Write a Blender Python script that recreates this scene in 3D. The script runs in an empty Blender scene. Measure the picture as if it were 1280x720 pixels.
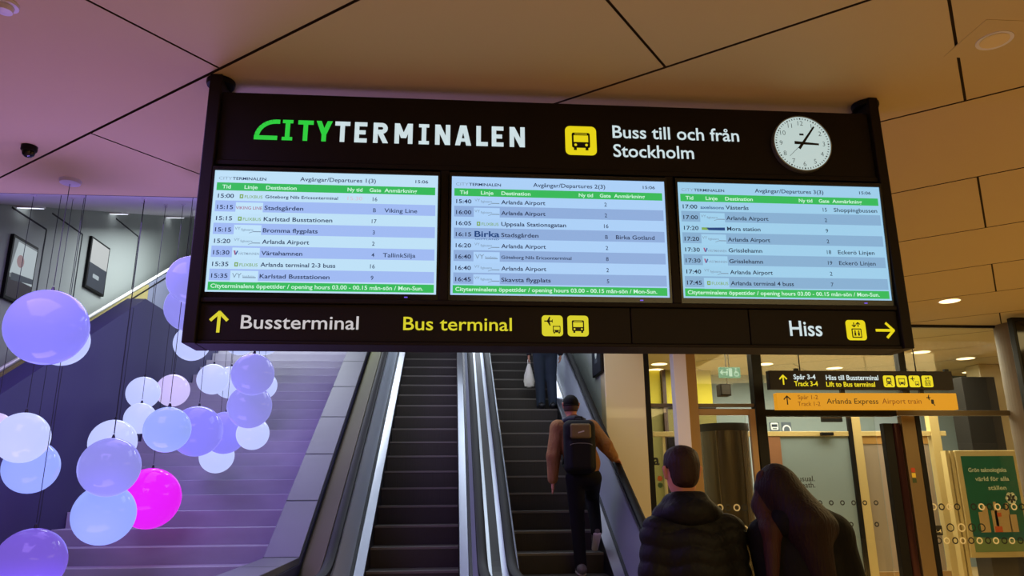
import bpy, bmesh, math, random
import numpy as np
from mathutils import Vector, Matrix
random.seed(7)
SC = bpy.context.scene
COL = SC.collection
R = math.radians
# ------------------------------------------------------------------ camera, world, light, exposure
CAM = Vector((0, 0, 1.6)); FPX = 930.0
_yaw, _pit, _rol = R(4.82), R(15.1), R(-.46)
_fw = Vector((math.sin(_yaw) * math.cos(_pit), math.cos(_yaw) * math.cos(_pit), math.sin(_pit)))
_r0 = Vector((math.cos(_yaw), -math.sin(_yaw), 0)); _u0 = _r0.cross(_fw)
_rt = math.cos(_rol) * _r0 + math.sin(_rol) * _u0
_up = -math.sin(_rol) * _r0 + math.cos(_rol) * _u0
cam = bpy.data.cameras.new('camera'); camo = bpy.data.objects.new('camera', cam); COL.objects.link(camo)
cam.sensor_width = 36; cam.lens = FPX / 1280 * 36; cam.clip_start = .05; cam.clip_end = 200
_m = Matrix((_rt, _up, -_fw)).transposed().to_4x4(); _m.translation = CAM
camo.matrix_world = _m
SC.camera = camo
SC.view_settings.view_transform = 'Standard'; SC.view_settings.look = 'None'
SC.view_settings.gamma = 1; SC.view_settings.use_curve_mapping = False
SC.view_settings.exposure = 0.0
world = bpy.data.worlds.new('world'); SC.world = world; world.use_nodes = True
WB = world.node_tree.nodes['Background']
WB.inputs[0].default_value = (1, .72, .42, 1); WB.inputs[1].default_value = .05

def area(name, loc, size, power, col, rot=(0, 0, 0), spread=180):
    l = bpy.data.lights.new(name, 'AREA'); l.shape = 'RECTANGLE'; l.size, l.size_y = size
    l.energy = power; l.color = col; l.spread = R(spread)
    o = bpy.data.objects.new(name, l); COL.objects.link(o); o.location = loc; o.rotation_euler = rot
    return o
WARM = (1, .75, .32)
area('ceiling_lamp_light', (3.6, -2.4, 3.82), (6, 3), 330, WARM)
area('ceiling_lamp_light', (7.2, 6.4, 3.82), (5, 4), 250, WARM)
area('ceiling_lamp_light', (6.6, 12.5, 3.82), (5.4, 2.8), 420, (1, .91, .70))
area('stair_fill_light', (-2.9, 8.3, 4.55), (1.6, 3.5), 100, (.46, .32, 1), (R(19), 0, 0))  # added violet fill over the stair, supplements the globes
area('stair_fill_light', (-2.9, 3.9, 3.8), (1.6, 2.5), 200, (.46, .29, 1))  # added violet fill from the front for the stair risers, no fitting
area('upper_hall_and_fill_light', (-3.6, 13.2, 6.2), (3.5, 2.5), 260, (.84, .92, 1), (R(19), 0, 0))
area('upper_hall_and_fill_light', (1.0, 14.5, 6.5), (2.0, 2.5), 240, (.8, .88, 1), (R(19), 0, 0))
area('upper_hall_and_fill_light', (.5, 8.8, 4.75), (2.2, 2.0), 65, (.80, .90, 1), (R(19), 0, 0))  # added cool fill for escalator risers and steel, not an upper hall lamp
area('ceiling_violet_fill', (-3.0, 6.0, .12), (2.0, 1.0), 85, (.34, .22, 1), (R(180), 0, 0), 140)  # unseen fill added near the floor to tint the left ceiling violet

# ------------------------------------------------------------------ helpers
def px(x, y):
    return (_rt * ((x - 640) / FPX) - _up * ((y - 360) / FPX) + _fw)
def at(x, y, Y):                      # the point of a pixel's ray on the wall plane at depth Y
    d = px(x, y); return CAM + d * (Y / d.y)
def atX(x, y, X):
    d = px(x, y); return CAM + d * (X / d.x)
def atZ(x, y, Z):
    d = px(x, y); return CAM + d * ((Z - CAM.z) / d.z)
def atD(x, y, dist):
    return CAM + px(x, y) * dist

def lin(c):
    return tuple(((v / 255) / 12.92 if v / 255 <= .04045 else ((v / 255 + .055) / 1.055) ** 2.4) for v in c)
MATS = {}
def mat(name, rgb, rough=.6, metal=0, emit=None, strength=1.0, bump=None, alpha=None, trans=0, coat=0, spec=.5, var=None):
    if name in MATS: return MATS[name]
    m = bpy.data.materials.new(name); m.use_nodes = True; nt = m.node_tree; b = nt.nodes['Principled BSDF']
    c = lin(rgb)
    b.inputs['Base Color'].default_value = (*c, 1); b.inputs['Roughness'].default_value = rough
    b.inputs['Metallic'].default_value = metal; b.inputs['Specular IOR Level'].default_value = spec
    b.inputs['Coat Weight'].default_value = coat
    if emit:
        b.inputs['Emission Color'].default_value = (*lin(emit), 1); b.inputs['Emission Strength'].default_value = strength
    if trans: b.inputs['Transmission Weight'].default_value = trans; b.inputs['IOR'].default_value = 1.1
    if alpha is not None: b.inputs['Alpha'].default_value = alpha
    tc = None
    if bump or var:
        tc = nt.nodes.new('ShaderNodeTexCoord')
    if bump:                               # (scale xyz, strength, distance)
        mp = nt.nodes.new('ShaderNodeMapping'); mp.inputs['Scale'].default_value = bump[0]
        n = nt.nodes.new('ShaderNodeTexNoise'); n.inputs['Scale'].default_value = 1; n.inputs['Detail'].default_value = 4
        bp = nt.nodes.new('ShaderNodeBump'); bp.inputs['Strength'].default_value = bump[1]; bp.inputs['Distance'].default_value = bump[2]
        nt.links.new(tc.outputs['Object'], mp.inputs[0]); nt.links.new(mp.outputs[0], n.inputs['Vector'])
        nt.links.new(n.outputs[0], bp.inputs['Height']); nt.links.new(bp.outputs[0], b.inputs['Normal'])
    if var:                                # (scale xyz, second rgb)
        mp = nt.nodes.new('ShaderNodeMapping'); mp.inputs['Scale'].default_value = var[0]
        n = nt.nodes.new('ShaderNodeTexNoise'); n.inputs['Scale'].default_value = 1; n.inputs['Detail'].default_value = 5
        mx = nt.nodes.new('ShaderNodeMix'); mx.data_type = 'RGBA'
        mx.inputs[6].default_value = (*c, 1); mx.inputs[7].default_value = (*lin(var[1]), 1)
        nt.links.new(tc.outputs['Object'], mp.inputs[0]); nt.links.new(mp.outputs[0], n.inputs['Vector'])
        nt.links.new(n.outputs[0], mx.inputs[0]); nt.links.new(mx.outputs[2], b.inputs['Base Color'])
    MATS[name] = m
    return m
def glow(name, rgb, k=1.0, base=None):
    return mat(name, base or tuple(int(v * .25) for v in rgb), .5, 0, rgb, k)

class MB:
    """collects faces in world coordinates; build() links them as ONE mesh object"""
    def __init__(s): s.v = []; s.f = []
    def add(s, vs, fs):
        n = len(s.v); s.v += [tuple(p) for p in vs]; s.f += [tuple(i + n for i in f) for f in fs]; return s
    def quad(s, *p): return s.add(p, [tuple(range(len(p)))])
    def box(s, x0, x1, y0, y1, z0, z1):
        v = [(x, y, z) for x in (x0, x1) for y in (y0, y1) for z in (z0, z1)]
        return s.add(v, [(0, 1, 3, 2), (4, 6, 7, 5), (0, 4, 5, 1), (2, 3, 7, 6), (0, 2, 6, 4), (1, 5, 7, 3)])
    def prism(s, pts, d):                 # extrude a polygon of 3-D points by vector d
        n = len(pts); d = Vector(d); a = [Vector(p) for p in pts]; b = [p + d for p in a]
        fs = [tuple(range(n))[::-1], tuple(range(n, 2 * n))] + [(i, (i + 1) % n, n + (i + 1) % n, n + i) for i in range(n)]
        return s.add(a + b, fs)
    def tube(s, path, r, n=8, cap=True):
        P = [Vector(p) for p in path]; rings = []
        for i, p in enumerate(P):
            t = (P[min(i + 1, len(P) - 1)] - P[max(i - 1, 0)]).normalized()
            h = Vector((0, 0, 1)) if abs(t.z) < .9 else Vector((1, 0, 0))
            a = t.cross(h).normalized(); b = t.cross(a)
            rr = r[i] if isinstance(r, (list, tuple)) else r
            rings.append([p + (a * math.cos(k * 2 * math.pi / n) + b * math.sin(k * 2 * math.pi / n)) * rr for k in range(n)])
        vs = [q for g in rings for q in g]; fs = []
        for i in range(len(P) - 1):
            for k in range(n): fs.append((i * n + k, i * n + (k + 1) % n, (i + 1) * n + (k + 1) % n, (i + 1) * n + k))
        if cap: fs += [tuple(range(n))[::-1], tuple(range((len(P) - 1) * n, len(P) * n))]
        return s.add(vs, fs)
    def loft(s, rings, closed=True, cap=True):   # rings of equal length
        n = len(rings[0]); vs = [q for g in rings for q in g]; fs = []
        for i in range(len(rings) - 1):
            for k in range(n if closed else n - 1):
                fs.append((i * n + k, i * n + (k + 1) % n, (i + 1) * n + (k + 1) % n, (i + 1) * n + k))
        if cap and closed: fs += [tuple(range(n))[::-1], tuple(range((len(rings) - 1) * n, len(rings) * n))]
        return s.add(vs, fs)
    def lathe(s, c, prof, n=32, axis='z', a0=0, a1=2 * math.pi):
        full = abs(a1 - a0 - 2 * math.pi) < 1e-6; rings = []
        for r, h in prof:
            g = []
            for k in range(n if full else n + 1):
                a = a0 + (a1 - a0) * k / n
                if axis == 'z': g.append((c[0] + r * math.cos(a), c[1] + r * math.sin(a), c[2] + h))
                else: g.append((c[0] + r * math.cos(a), c[1] + h, c[2] + r * math.sin(a)))
            rings.append(g)
        return s.loft(rings, full, False)
    def sphere(s, c, r, n=40, m=20):
        pr = [(max(r * math.sin(math.pi * i / m), 1e-4), -r * math.cos(math.pi * i / m)) for i in range(m + 1)]
        return s.lathe(c, pr, n)
    def build(s, name, m, parent=None, smooth=False, bevel=0, kind=None, label=None):
        me = bpy.data.meshes.new(name)
        off = Vector(parent.get('_base', (0, 0, 0))) if parent else Vector()
        me.from_pydata([(p[0] - off.x, p[1] - off.y, p[2] - off.z) for p in s.v], [], s.f)
        bm = bmesh.new(); bm.from_mesh(me); bmesh.ops.remove_doubles(bm, verts=bm.verts, dist=1e-5)
        bmesh.ops.recalc_face_normals(bm, faces=bm.faces); bm.to_mesh(me); bm.free()
        me.materials.append(m)
        o = bpy.data.objects.new(name, me); COL.objects.link(o)
        if parent: o.parent = parent; o['_base'] = tuple(off)
        if smooth:
            for p in me.polygons: p.use_smooth = True
            me.set_sharp_from_angle(angle=R(40))
        if bevel:
            b = o.modifiers.new('bevel', 'BEVEL'); b.width = bevel; b.segments = 2; b.limit_method = 'ANGLE'
        if kind: o['kind'] = kind
        if label: o['label'] = label
        return o
def thing(name, label, cat, loc, group=None):
    o = bpy.data.objects.new(name, None); COL.objects.link(o); o.location = loc; o.empty_display_size = .1
    o['label'] = label; o['category'] = cat; o['_base'] = tuple(loc)
    if group: o['group'] = group
    return o
def tag(o, label, cat, group=None):
    o['label'] = label; o['category'] = cat
    if group: o['group'] = group
    return o
def struct(name, mb, m, **k): return mb.build(name, m, None, kind='structure', **k)

# flat drawing on a plane: every colour becomes one mesh
_glyph = {}
def glyphs(txt, off=0.0):
    key = (txt, off)
    if key not in _glyph:
        c = bpy.data.curves.new('text', 'FONT'); c.body = txt; c.size = 1; c.resolution_u = 3; c.offset = off
        o = bpy.data.objects.new('text', c); COL.objects.link(o)
        dg = bpy.context.evaluated_depsgraph_get(); me = bpy.data.meshes.new_from_object(o.evaluated_get(dg))
        V = [(v.co.x, v.co.y) for v in me.vertices]; F = [tuple(p.vertices) for p in me.polygons]
        bpy.data.objects.remove(o); bpy.data.curves.remove(c); bpy.data.meshes.remove(me)
        _glyph[key] = (V, F)
    return _glyph[key]
class Draw:
    def __init__(s, O, U, V, N):
        s.O = Vector(O); s.U = Vector(U); s.V = Vector(V); s.N = Vector(N); s.L = {}; s.g = 0
    def sep(s): s.g += 1; return s      # what follows becomes a piece of its own
    def mb(s, c): return s.L.setdefault((c, s.g), MB())
    def P(s, u, v, w=0): return s.O + s.U * u + s.V * v + s.N * w
    def poly(s, c, pts, w=.002): s.mb(c).quad(*[s.P(u, v, w) for u, v in pts])
    def rect(s, c, u0, v0, u1, v1, w=.002): s.poly(c, [(u0, v0), (u1, v0), (u1, v1), (u0, v1)], w)
    def rrect(s, c, u0, v0, u1, v1, r, w=.002):
        pts = []
        for cx, cy, a in ((u1 - r, v0 + r, -90), (u1 - r, v1 - r, 0), (u0 + r, v1 - r, 90), (u0 + r, v0 + r, 180)):
            for k in range(6): pts.append((cx + r * math.cos(R(a + k * 18)), cy + r * math.sin(R(a + k * 18))))
        s.poly(c, pts, w)
    def disc(s, c, u, v, r, w=.002, n=20): s.poly(c, [(u + r * math.cos(2 * math.pi * k / n), v + r * math.sin(2 * math.pi * k / n)) for k in range(n)], w)
    def ring(s, c, u, v, r0, r1, w=.002, n=20, a0=0, a1=360):
        for k in range(n):
            a, b = R(a0 + (a1 - a0) * k / n), R(a0 + (a1 - a0) * (k + 1) / n)
            s.poly(c, [(u + r0 * math.cos(a), v + r0 * math.sin(a)), (u + r1 * math.cos(a), v + r1 * math.sin(a)),
                       (u + r1 * math.cos(b), v + r1 * math.sin(b)), (u + r0 * math.cos(b), v + r0 * math.sin(b))], w)
    def line(s, c, a, b, t, w=.002):
        a = Vector(a); b = Vector(b); d = (b - a).normalized() * t / 2; n = Vector((-d.y, d.x))
        s.poly(c, [tuple(a - n), tuple(b - n), tuple(b + n), tuple(a + n)], w)
    def text(s, c, txt, u, v, cap, width=None, off=0.0, w=.002, align='l'):
        V, F = glyphs(txt, off)
        if not V: return
        ch = glyphs('H', off)[0]; h = max(p[1] for p in ch) - min(p[1] for p in ch); k = cap / h
        x0 = min(p[0] for p in V); x1 = max(p[0] for p in V)
        kx = width / (x1 - x0) if width else k
        sh = 0 if align == 'l' else (-(x1 - x0) * kx / 2 if align == 'c' else -(x1 - x0) * kx)
        s.sep(); s.mb(c).add([s.P(u + sh + (p[0] - x0) * kx, v + p[1] * k, w) for p in V], F); s.sep()
    def done(s, parent, names, mats, **k):
        return [s.L[c].build(names.get(c[0], 'lettering') if isinstance(names, dict) else names, mats[c[0]], parent, **k) for c in s.L]

def picto(d, kind, u, v, sz, fg, bg, w=.002, r=.16):
    """rounded tile with a transport symbol; (u, v) is its lower left corner"""
    d.sep(); d.rrect(bg, u, v, u + sz, v + sz, sz * r, w); w2 = w + .0012
    X = lambda a: u + a * sz
    Y = lambda b: v + b * sz
    def bus(x0, y0, k):
        B = lambda a, b: (x0 + a * k, y0 + b * k)
        q = lambda c, a0, b0, a1, b1, ww: d.rect(c, *B(a0, b0), *B(a1, b1), ww)
        d.rrect(fg, *B(.0, .10), *B(1, 1), .1 * k, w2)
        q(bg, .1, .44, .9, .84, w2 + .001); q(bg, .16, .90, .84, .94, w2 + .001)
        for a in (.2, .8): d.disc(bg, *B(a, .27), .075 * k, w2 + .001)
        q(fg, .1, -.04, .26, .12, w2); q(fg, .74, -.04, .9, .12, w2)
    if kind == 'bus': bus(X(.21), Y(.19), sz * .58)
    elif kind == 'airbus':
        bus(X(.52), Y(.14), sz * .36)
        d.line(fg, (X(.12), Y(.72)), (X(.52), Y(.72)), sz * .055, w2)
        d.poly(fg, [(X(.24), Y(.72)), (X(.36), Y(.93)), (X(.41), Y(.93)), (X(.37), Y(.72)), (X(.42), Y(.50)), (X(.37), Y(.50))], w2)
        d.poly(fg, [(X(.46), Y(.72)), (X(.50), Y(.80)), (X(.53), Y(.80)), (X(.50), Y(.72)), (X(.53), Y(.64)), (X(.50), Y(.64))], w2)
    elif kind == 'train':
        d.rrect(fg, X(.28), Y(.26), X(.72), Y(.84), sz * .14, w2); d.rect(bg, X(.36), Y(.52), X(.64), Y(.70), w2 + .001)
        for a in (.38, .62): d.disc(bg, X(a), Y(.38), sz * .04, w2 + .001)
        d.line(fg, (X(.34), Y(.26)), (X(.24), Y(.12)), sz * .06, w2); d.line(fg, (X(.66), Y(.26)), (X(.76), Y(.12)), sz * .06, w2)
    elif kind == 'lift':
        d.rrect(fg, X(.26), Y(.12), X(.76), Y(.58), sz * .04, w2); d.rrect(bg, X(.31), Y(.17), X(.71), Y(.53), sz * .02, w2 + .001)
        for a in (.42, .60):
            d.disc(fg, X(a), Y(.44), sz * .04, w2 + .002); d.rect(fg, X(a - .045), Y(.22), X(a + .045), Y(.39), w2 + .002)
        for a, s_ in ((.41, -1), (.62, 1)):
            d.line(fg, (X(a), Y(.66)), (X(a), Y(.88)), sz * .05, w2)
            t = .66 if s_ < 0 else .88
            for q in (-1, 1): d.line(fg, (X(a), Y(t)), (X(a + q * .10), Y(t - s_ * .10)), sz * .05, w2)
def arrow(d, c, u, v, L, t, ang, w=.002):
    d.sep(); a = R(ang); dx, dy = math.cos(a), math.sin(a); tip = (u + dx * L / 2, v + dy * L / 2)
    d.line(c, (u - dx * L / 2, v - dy * L / 2), (tip[0] - dx * t * .6, tip[1] - dy * t * .6), t, w)
    for q in (135, -135):
        b = a + R(q); d.line(c, (tip[0] - math.cos(b) * t * .25, tip[1] - math.sin(b) * t * .25), (tip[0] + math.cos(b) * L * .58, tip[1] + math.sin(b) * L * .58), t, w)

# signed-distance figure mesher (surface nets): smooth bodies and clothing as one continuous skin
def sdf_mesh(prims, vox=.008, cut=None, shell=None):
    lo = np.full(3, 1e9); hi = -lo
    for p in prims:
        if p[0] == 'c': a, b = np.array(p[1]), np.array(p[2]); r = max(p[3], p[4]); l, h = np.minimum(a, b) - r, np.maximum(a, b) + r
        else: c = np.array(p[1]); r = np.array(p[2]); l, h = c - r * 1.05, c + r * 1.05
        lo = np.minimum(lo, l); hi = np.maximum(hi, h)
    lo = lo - .05; hi = hi + .05; n = np.ceil((hi - lo) / vox).astype(int) + 1
    D = np.full(n, .12, np.float32)
    ax = [lo[i] + vox * np.arange(n[i]) for i in range(3)]
    for p in prims:
        k = p[-1]
        if p[0] == 'c': a, b = np.array(p[1]), np.array(p[2]); r = max(p[3], p[4]); l, h = np.minimum(a, b) - r, np.maximum(a, b) + r
        else: c = np.array(p[1]); r = np.array(p[2]); l, h = c - r * 1.05, c + r * 1.05
        m = .045 + k
        i0 = np.clip(((l - m - lo) / vox).astype(int), 0, n - 1); i1 = np.clip(((h + m - lo) / vox).astype(int) + 2, 1, n)
        sl = tuple(slice(i0[i], i1[i]) for i in range(3))
        X, Y, Z = np.meshgrid(*[ax[i][sl[i]].astype(np.float32) for i in range(3)], indexing='ij')
        if p[0] == 'c':
            ba = b - a; bb = float(ba @ ba) + 1e-9
            t = np.clip(((X - a[0]) * ba[0] + (Y - a[1]) * ba[1] + (Z - a[2]) * ba[2]) / bb, 0, 1)
            d = np.sqrt((X - a[0] - t * ba[0]) ** 2 + (Y - a[1] - t * ba[1]) ** 2 + (Z - a[2] - t * ba[2]) ** 2) - (p[3] + (p[4] - p[3]) * t)
        elif p[0] == 'e':
            qx, qy, qz = (X - c[0]) / r[0], (Y - c[1]) / r[1], (Z - c[2]) / r[2]
            k0 = np.sqrt(qx * qx + qy * qy + qz * qz); k1 = np.sqrt((qx / r[0]) ** 2 + (qy / r[1]) ** 2 + (qz / r[2]) ** 2) + 1e-6
            d = k0 * (k0 - 1) / k1
        else:                               # rounded box: ('b', c, half, round, k)
            rd = p[3]; q = [np.abs(A - c[i]) - (r[i] - rd) for i, A in enumerate((X, Y, Z))]
            d = np.sqrt(sum(np.maximum(v, 0) ** 2 for v in q)) + np.minimum(np.maximum(np.maximum(q[0], q[1]), q[2]), 0) - rd
        A = D[sl]; hh = np.clip(.5 + .5 * (A - d) / max(k, 1e-5), 0, 1)
        D[sl] = A * (1 - hh) + d * hh - k * hh * (1 - hh)
    X, Y, Z = np.meshgrid(*[a.astype(np.float32) for a in ax], indexing='ij')
    if cut is not None: D = np.maximum(D, cut(X, Y, Z)).astype(np.float32)
    if shell is not None: D = D + shell(X, Y, Z).astype(np.float32)
    D = D.copy(); D[0] = D[-1] = .1; D[:, 0] = D[:, -1] = .1; D[:, :, 0] = D[:, :, -1] = .1
    S = D < 0
    c8 = [(i, j, k) for i in (0, 1) for j in (0, 1) for k in (0, 1)]
    N = np.array(D.shape) - 1
    sub = lambda A, o: A[o[0]:o[0] + N[0], o[1]:o[1] + N[1], o[2]:o[2] + N[2]]
    cnt = sum(sub(S, o).astype(np.int8) for o in c8)
    act = (cnt > 0) & (cnt < 8); idx = -np.ones(N, np.int64); ii = np.argwhere(act); idx[act] = np.arange(len(ii))
    acc = np.zeros((len(ii), 3)); wn = np.zeros(len(ii))
    for a in c8:
        for q in range(3):
            if a[q]: continue
            b = list(a); b[q] = 1
            da = D[ii[:, 0] + a[0], ii[:, 1] + a[1], ii[:, 2] + a[2]]; db = D[ii[:, 0] + b[0], ii[:, 1] + b[1], ii[:, 2] + b[2]]
            cr = (da < 0) != (db < 0); t = np.where(cr, da / np.where(cr, da - db, 1), 0)
            pt = np.array(a, float)[None] + np.zeros((len(ii), 3)); pt[:, q] += t
            acc[cr] += pt[cr]; wn[cr] += 1
    V = lo + vox * (ii + acc / wn[:, None])
    F = []
    for q in range(3):
        u, v = (q + 1) % 3, (q + 2) % 3
        s0 = [slice(1, -1)] * 3; s1 = [slice(1, -1)] * 3; s0[q] = slice(0, -1); s1[q] = slice(1, None)
        cr = S[tuple(s0)] != S[tuple(s1)]; e = np.argwhere(cr); off = np.array([1, 1, 1]); off[q] = 0; e = e + off
        def gi(du, dv):
            w = e.copy(); w[:, u] -= du; w[:, v] -= dv; return idx[w[:, 0], w[:, 1], w[:, 2]]
        F.append(np.stack([gi(0, 0), gi(1, 0), gi(1, 1), gi(0, 1)], 1))
    F = np.concatenate(F); F = F[(F >= 0).all(1)]
    return V, F
def sdf_obj(name, prims, m, parent, yaw=0, vox=.008, cut=None, shell=None, label=None):
    V, F = sdf_mesh(prims, vox, cut, shell)
    c, s = math.cos(yaw), math.sin(yaw)
    V = np.stack([V[:, 0] * c - V[:, 1] * s, V[:, 0] * s + V[:, 1] * c, V[:, 2]], 1)
    me = bpy.data.meshes.new(name); me.from_pydata(V.tolist(), [], F.tolist())
    bm = bmesh.new(); bm.from_mesh(me); bmesh.ops.recalc_face_normals(bm, faces=bm.faces); bm.to_mesh(me); bm.free()
    for p in me.polygons: p.use_smooth = True
    me.materials.append(m); o = bpy.data.objects.new(name, me); COL.objects.link(o); o.parent = parent; o['_base'] = tuple(parent['_base'])
    if label: o['label'] = label
    return o

# ------------------------------------------------------------------ materials of the place
ceil_m = mat('ceiling_panels', (203, 181, 132), .75, bump=((260, 260, 260), .08, .002))
seam_m = mat('ceiling_groove', (60, 45, 30), .9)
soffit_m = mat('plaster_soffit', (205, 200, 205), .8)
floor_m = mat('stone_floor', (200, 174, 126), .55, var=((1.5, 1.5, 1.5), (176, 150, 106)))
greywall_m = mat('grey_wall_panels', (152, 158, 150), .6)
navy_m = mat('dark_stair_wall', (48, 46, 80), .6)
cream_m = mat('cream_glossy_panel', (214, 198, 158), .22, coat=.3)
stone_m = mat('stair_stone', (166, 164, 172), .6, var=((3, 6, 6), (146, 144, 154)))
cap_m = mat('coping_stone', (92, 92, 102), .5, var=((2, 2, 2), (78, 78, 88)))
joint_m = mat('joint_dark', (34, 34, 40), .8)
black_m = mat('black_frame', (12, 10, 9), .5, spec=.22)
dark_m = mat('sign_casing', (26, 19, 15), .6, spec=.22)
steel_m = mat('brushed_steel', (196, 198, 204), .28, .95, bump=((4, 1, 400), .04, .001))
steel2_m = mat('satin_steel', (186, 194, 204), .42, .6)
rubber_m = mat('handrail_rubber', (6, 6, 7), .6, spec=.2)
step_m = mat('escalator_step', (62, 56, 50), .55, .3, bump=((110, 2, 2), .5, .006))
nose_m = mat('step_nosing', (104, 98, 90), .5, .4)
skirt_m = mat('escalator_skirt', (20, 20, 22), .4)
clad_m = mat('escalator_cladding', (92, 94, 50), .6)
bronze_m = mat('bronze_metal', (138, 116, 82), .36, .6, bump=((1, 1, 30), .05, .002))
tan_m = mat('tan_timber', (158, 124, 76), .5)
creamwood_m = mat('cream_timber', (200, 178, 120), .5)
white_m = mat('white_paint', (224, 218, 222), .5)
hallblue_m = mat('blue_grey_panel', (132, 150, 156), .6)
taupe_m = mat('taupe_panel', (150, 136, 118), .6)
olive_m = mat('yellow_green_panel', (190, 178, 36), .6)
char_m = mat('charcoal_panel', (34, 32, 30), .7, spec=.2)
chrome_m = mat('chrome', (210, 210, 212), .12, 1)
lamp_m = glow('lamp_lens', (255, 226, 170), 3.0)
coolamp_m = glow('cool_lamp_lens', (235, 240, 255), 2.0)
def glass(name, tint=(1, 1, 1), refl=.10, gl=(1, 1, 1)):
    m = bpy.data.materials.new(name); m.use_nodes = True; nt = m.node_tree; nt.nodes.clear()
    o = nt.nodes.new('ShaderNodeOutputMaterial'); mx = nt.nodes.new('ShaderNodeMixShader')
    t = nt.nodes.new('ShaderNodeBsdfTransparent'); t.inputs[0].default_value = (*tint, 1)
    g = nt.nodes.new('ShaderNodeBsdfGlossy'); g.inputs['Roughness'].default_value = .02; g.inputs[0].default_value = (*gl, 1)
    lw = nt.nodes.new('ShaderNodeFresnel'); lw.inputs[0].default_value = 1.45
    ml = nt.nodes.new('ShaderNodeMath'); ml.operation = 'MULTIPLY'; ml.inputs[1].default_value = refl * 10
    nt.links.new(lw.outputs[0], ml.inputs[0]); nt.links.new(ml.outputs[0], mx.inputs[0])
    nt.links.new(t.outputs[0], mx.inputs[1]); nt.links.new(g.outputs[0], mx.inputs[2]); nt.links.new(mx.outputs[0], o.inputs[0])
    return m
glass_m = glass('clear_glass', (.94, .95, .91), .07)
smoke_m = glass('smoked_glass', (.30, .25, .20), .16)

# ------------------------------------------------------------------ floor, ceilings, walls
H = 3.9                      # main ceiling
TOP = 4.2                    # upper floor
SL = .57735                  # 30 degree incline of the stair and escalators
YN = 6.66                    # where the line of nosings meets the floor
YG = 10.2                    # plane of the glass front
struct('floor', MB().box(-8, 13, -5, 22, -.2, 0), floor_m)
struct('floor_upper', MB().box(-4.2, 2.15, 14.15, 22, TOP - .3, TOP), stone_m)

bm = bmesh.new()             # main ceiling: L-shaped field of turned square panels with open joints
vs = [bm.verts.new(p) for p in ((-8, -5, H), (13, -5, H), (13, 15.2, H), (2.15, 15.2, H), (2.15, 5.78, H), (-8, 5.78, H))]
bm.faces.new(vs)
nn = Vector((.623, .783, 0)).normalized(); tt = Vector((.783, -.623, 0)).normalized()
SP = 1.405
ks = range(-6, 14)
for k in ks:
    bmesh.ops.bisect_plane(bm, geom=bm.verts[:] + bm.edges[:] + bm.faces[:], plane_co=nn * (2.173 + SP * k), plane_no=nn)
for k in ks:
    t0 = {0: .04 - 1.72 * 2, 1: -1.336, 2: .04}.get(k, .04 + (k % 2) * 1.72)
    for j in range(-5, 6):
        fs = [f for f in bm.faces if 2.173 + SP * (k - 1) < f.calc_center_median().dot(nn) < 2.173 + SP * k]
        g = list({v for f in fs for v in f.verts}) + list({e for f in fs for e in f.edges}) + fs
        if g: bmesh.ops.bisect_plane(bm, geom=g, plane_co=tt * (t0 + 3.44 * j), plane_no=tt)
big = bm.faces[:]
r1 = bmesh.ops.inset_individual(bm, faces=big, thickness=.011)
rim = set(r1['faces'])
inner = [f for f in bm.faces if f not in rim]
ext = bmesh.ops.extrude_discrete_faces(bm, faces=inner)
for f in ext['faces']:
    for v in f.verts: v.co.z -= .018
for f in bm.faces:
    f.material_index = 0 if f in set(ext['faces']) else 1
me = bpy.data.meshes.new('ceiling'); bm.to_mesh(me); bm.free(); me.materials.append(ceil_m); me.materials.append(seam_m)
co = bpy.data.objects.new('ceiling', me); COL.objects.link(co); co['kind'] = 'structure'
struct('trim_1', MB().box(-8, 2.15, 5.74, 5.80, H - .012, H + .25), joint_m)
CS = .345                     # slope of the ceiling above the stair
def zc(y): return H + .03 + CS * (y - 5.8)
struct('ceiling_stair', MB().prism([(-6.2, 5.8, zc(5.8)), (-6.2, 22, zc(22)), (-6.2, 22, zc(22) + .2), (-6.2, 5.8, zc(5.8) + .2)], (8.5, 0, 0)), soffit_m)

wl = MB().box(-6.25, -6, 5.8, 22, 0, 9.6)
wlo = struct('wall_left', wl, greywall_m)
mb = MB()                     # panel joints of the left wall
for (ax, ay), (bx, by) in (((15, 258), (58, 287)), ((65, 268), (103, 293)), ((145, 273), (173, 296))):
    a, b = atX(ax, ay, -6), atX(bx, by, -6)
    mb.box(-6.01, -5.994, a.y, b.y, b.z - .012, b.z + .012); mb.box(-6.01, -5.994, b.y - .012, b.y + .012, b.z - 3.2, b.z)
struct('trim_2', mb, joint_m)
struct('wall_back', MB().box(-6.2, 13, 22, 22.2, 0, 9.8), greywall_m)
# dark wall beside the stair: sloping edge, then level with the upper floor
struct('wall_stair', MB().prism([(-4.5, 5.2, 0), (-4.5, 22, 0), (-4.5, 22, TOP), (-4.5, 10.45, TOP), (-4.5, 5.2, TOP - 5.25 * .567)], (.25, 0, 0)), navy_m)
mb = MB()
for y in (6.9, 8.5, 10.1, 11.7): mb.box(-4.26, -4.247, y - .006, y + .006, 0.1, min(TOP, TOP - (10.45 - y) * .567) - .02)
struct('trim_3', mb, joint_m)
struct('wall_shaft', MB().box(2.15, 2.4, YG + .25, 22, 0, 9.6), greywall_m)
a, b = at(757, 500, YG), at(807, 500, YG)
struct('wall_pier', MB().box(a.x, b.x, YG, YG + .3, 0, H - .02), cream_m, bevel=.01)
struct('wall_pier_upper', MB().box(2.15, 2.4, 5.8, YG + .25, H + .02, 9.0), greywall_m)
struct('wall_hall', MB().box(2.4, 13, 15.2, 15.4, 0, H), hallblue_m)
struct('wall_hall_side', MB().box(12.8, 13, YG, 15.2, 0, H), taupe_m)

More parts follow.
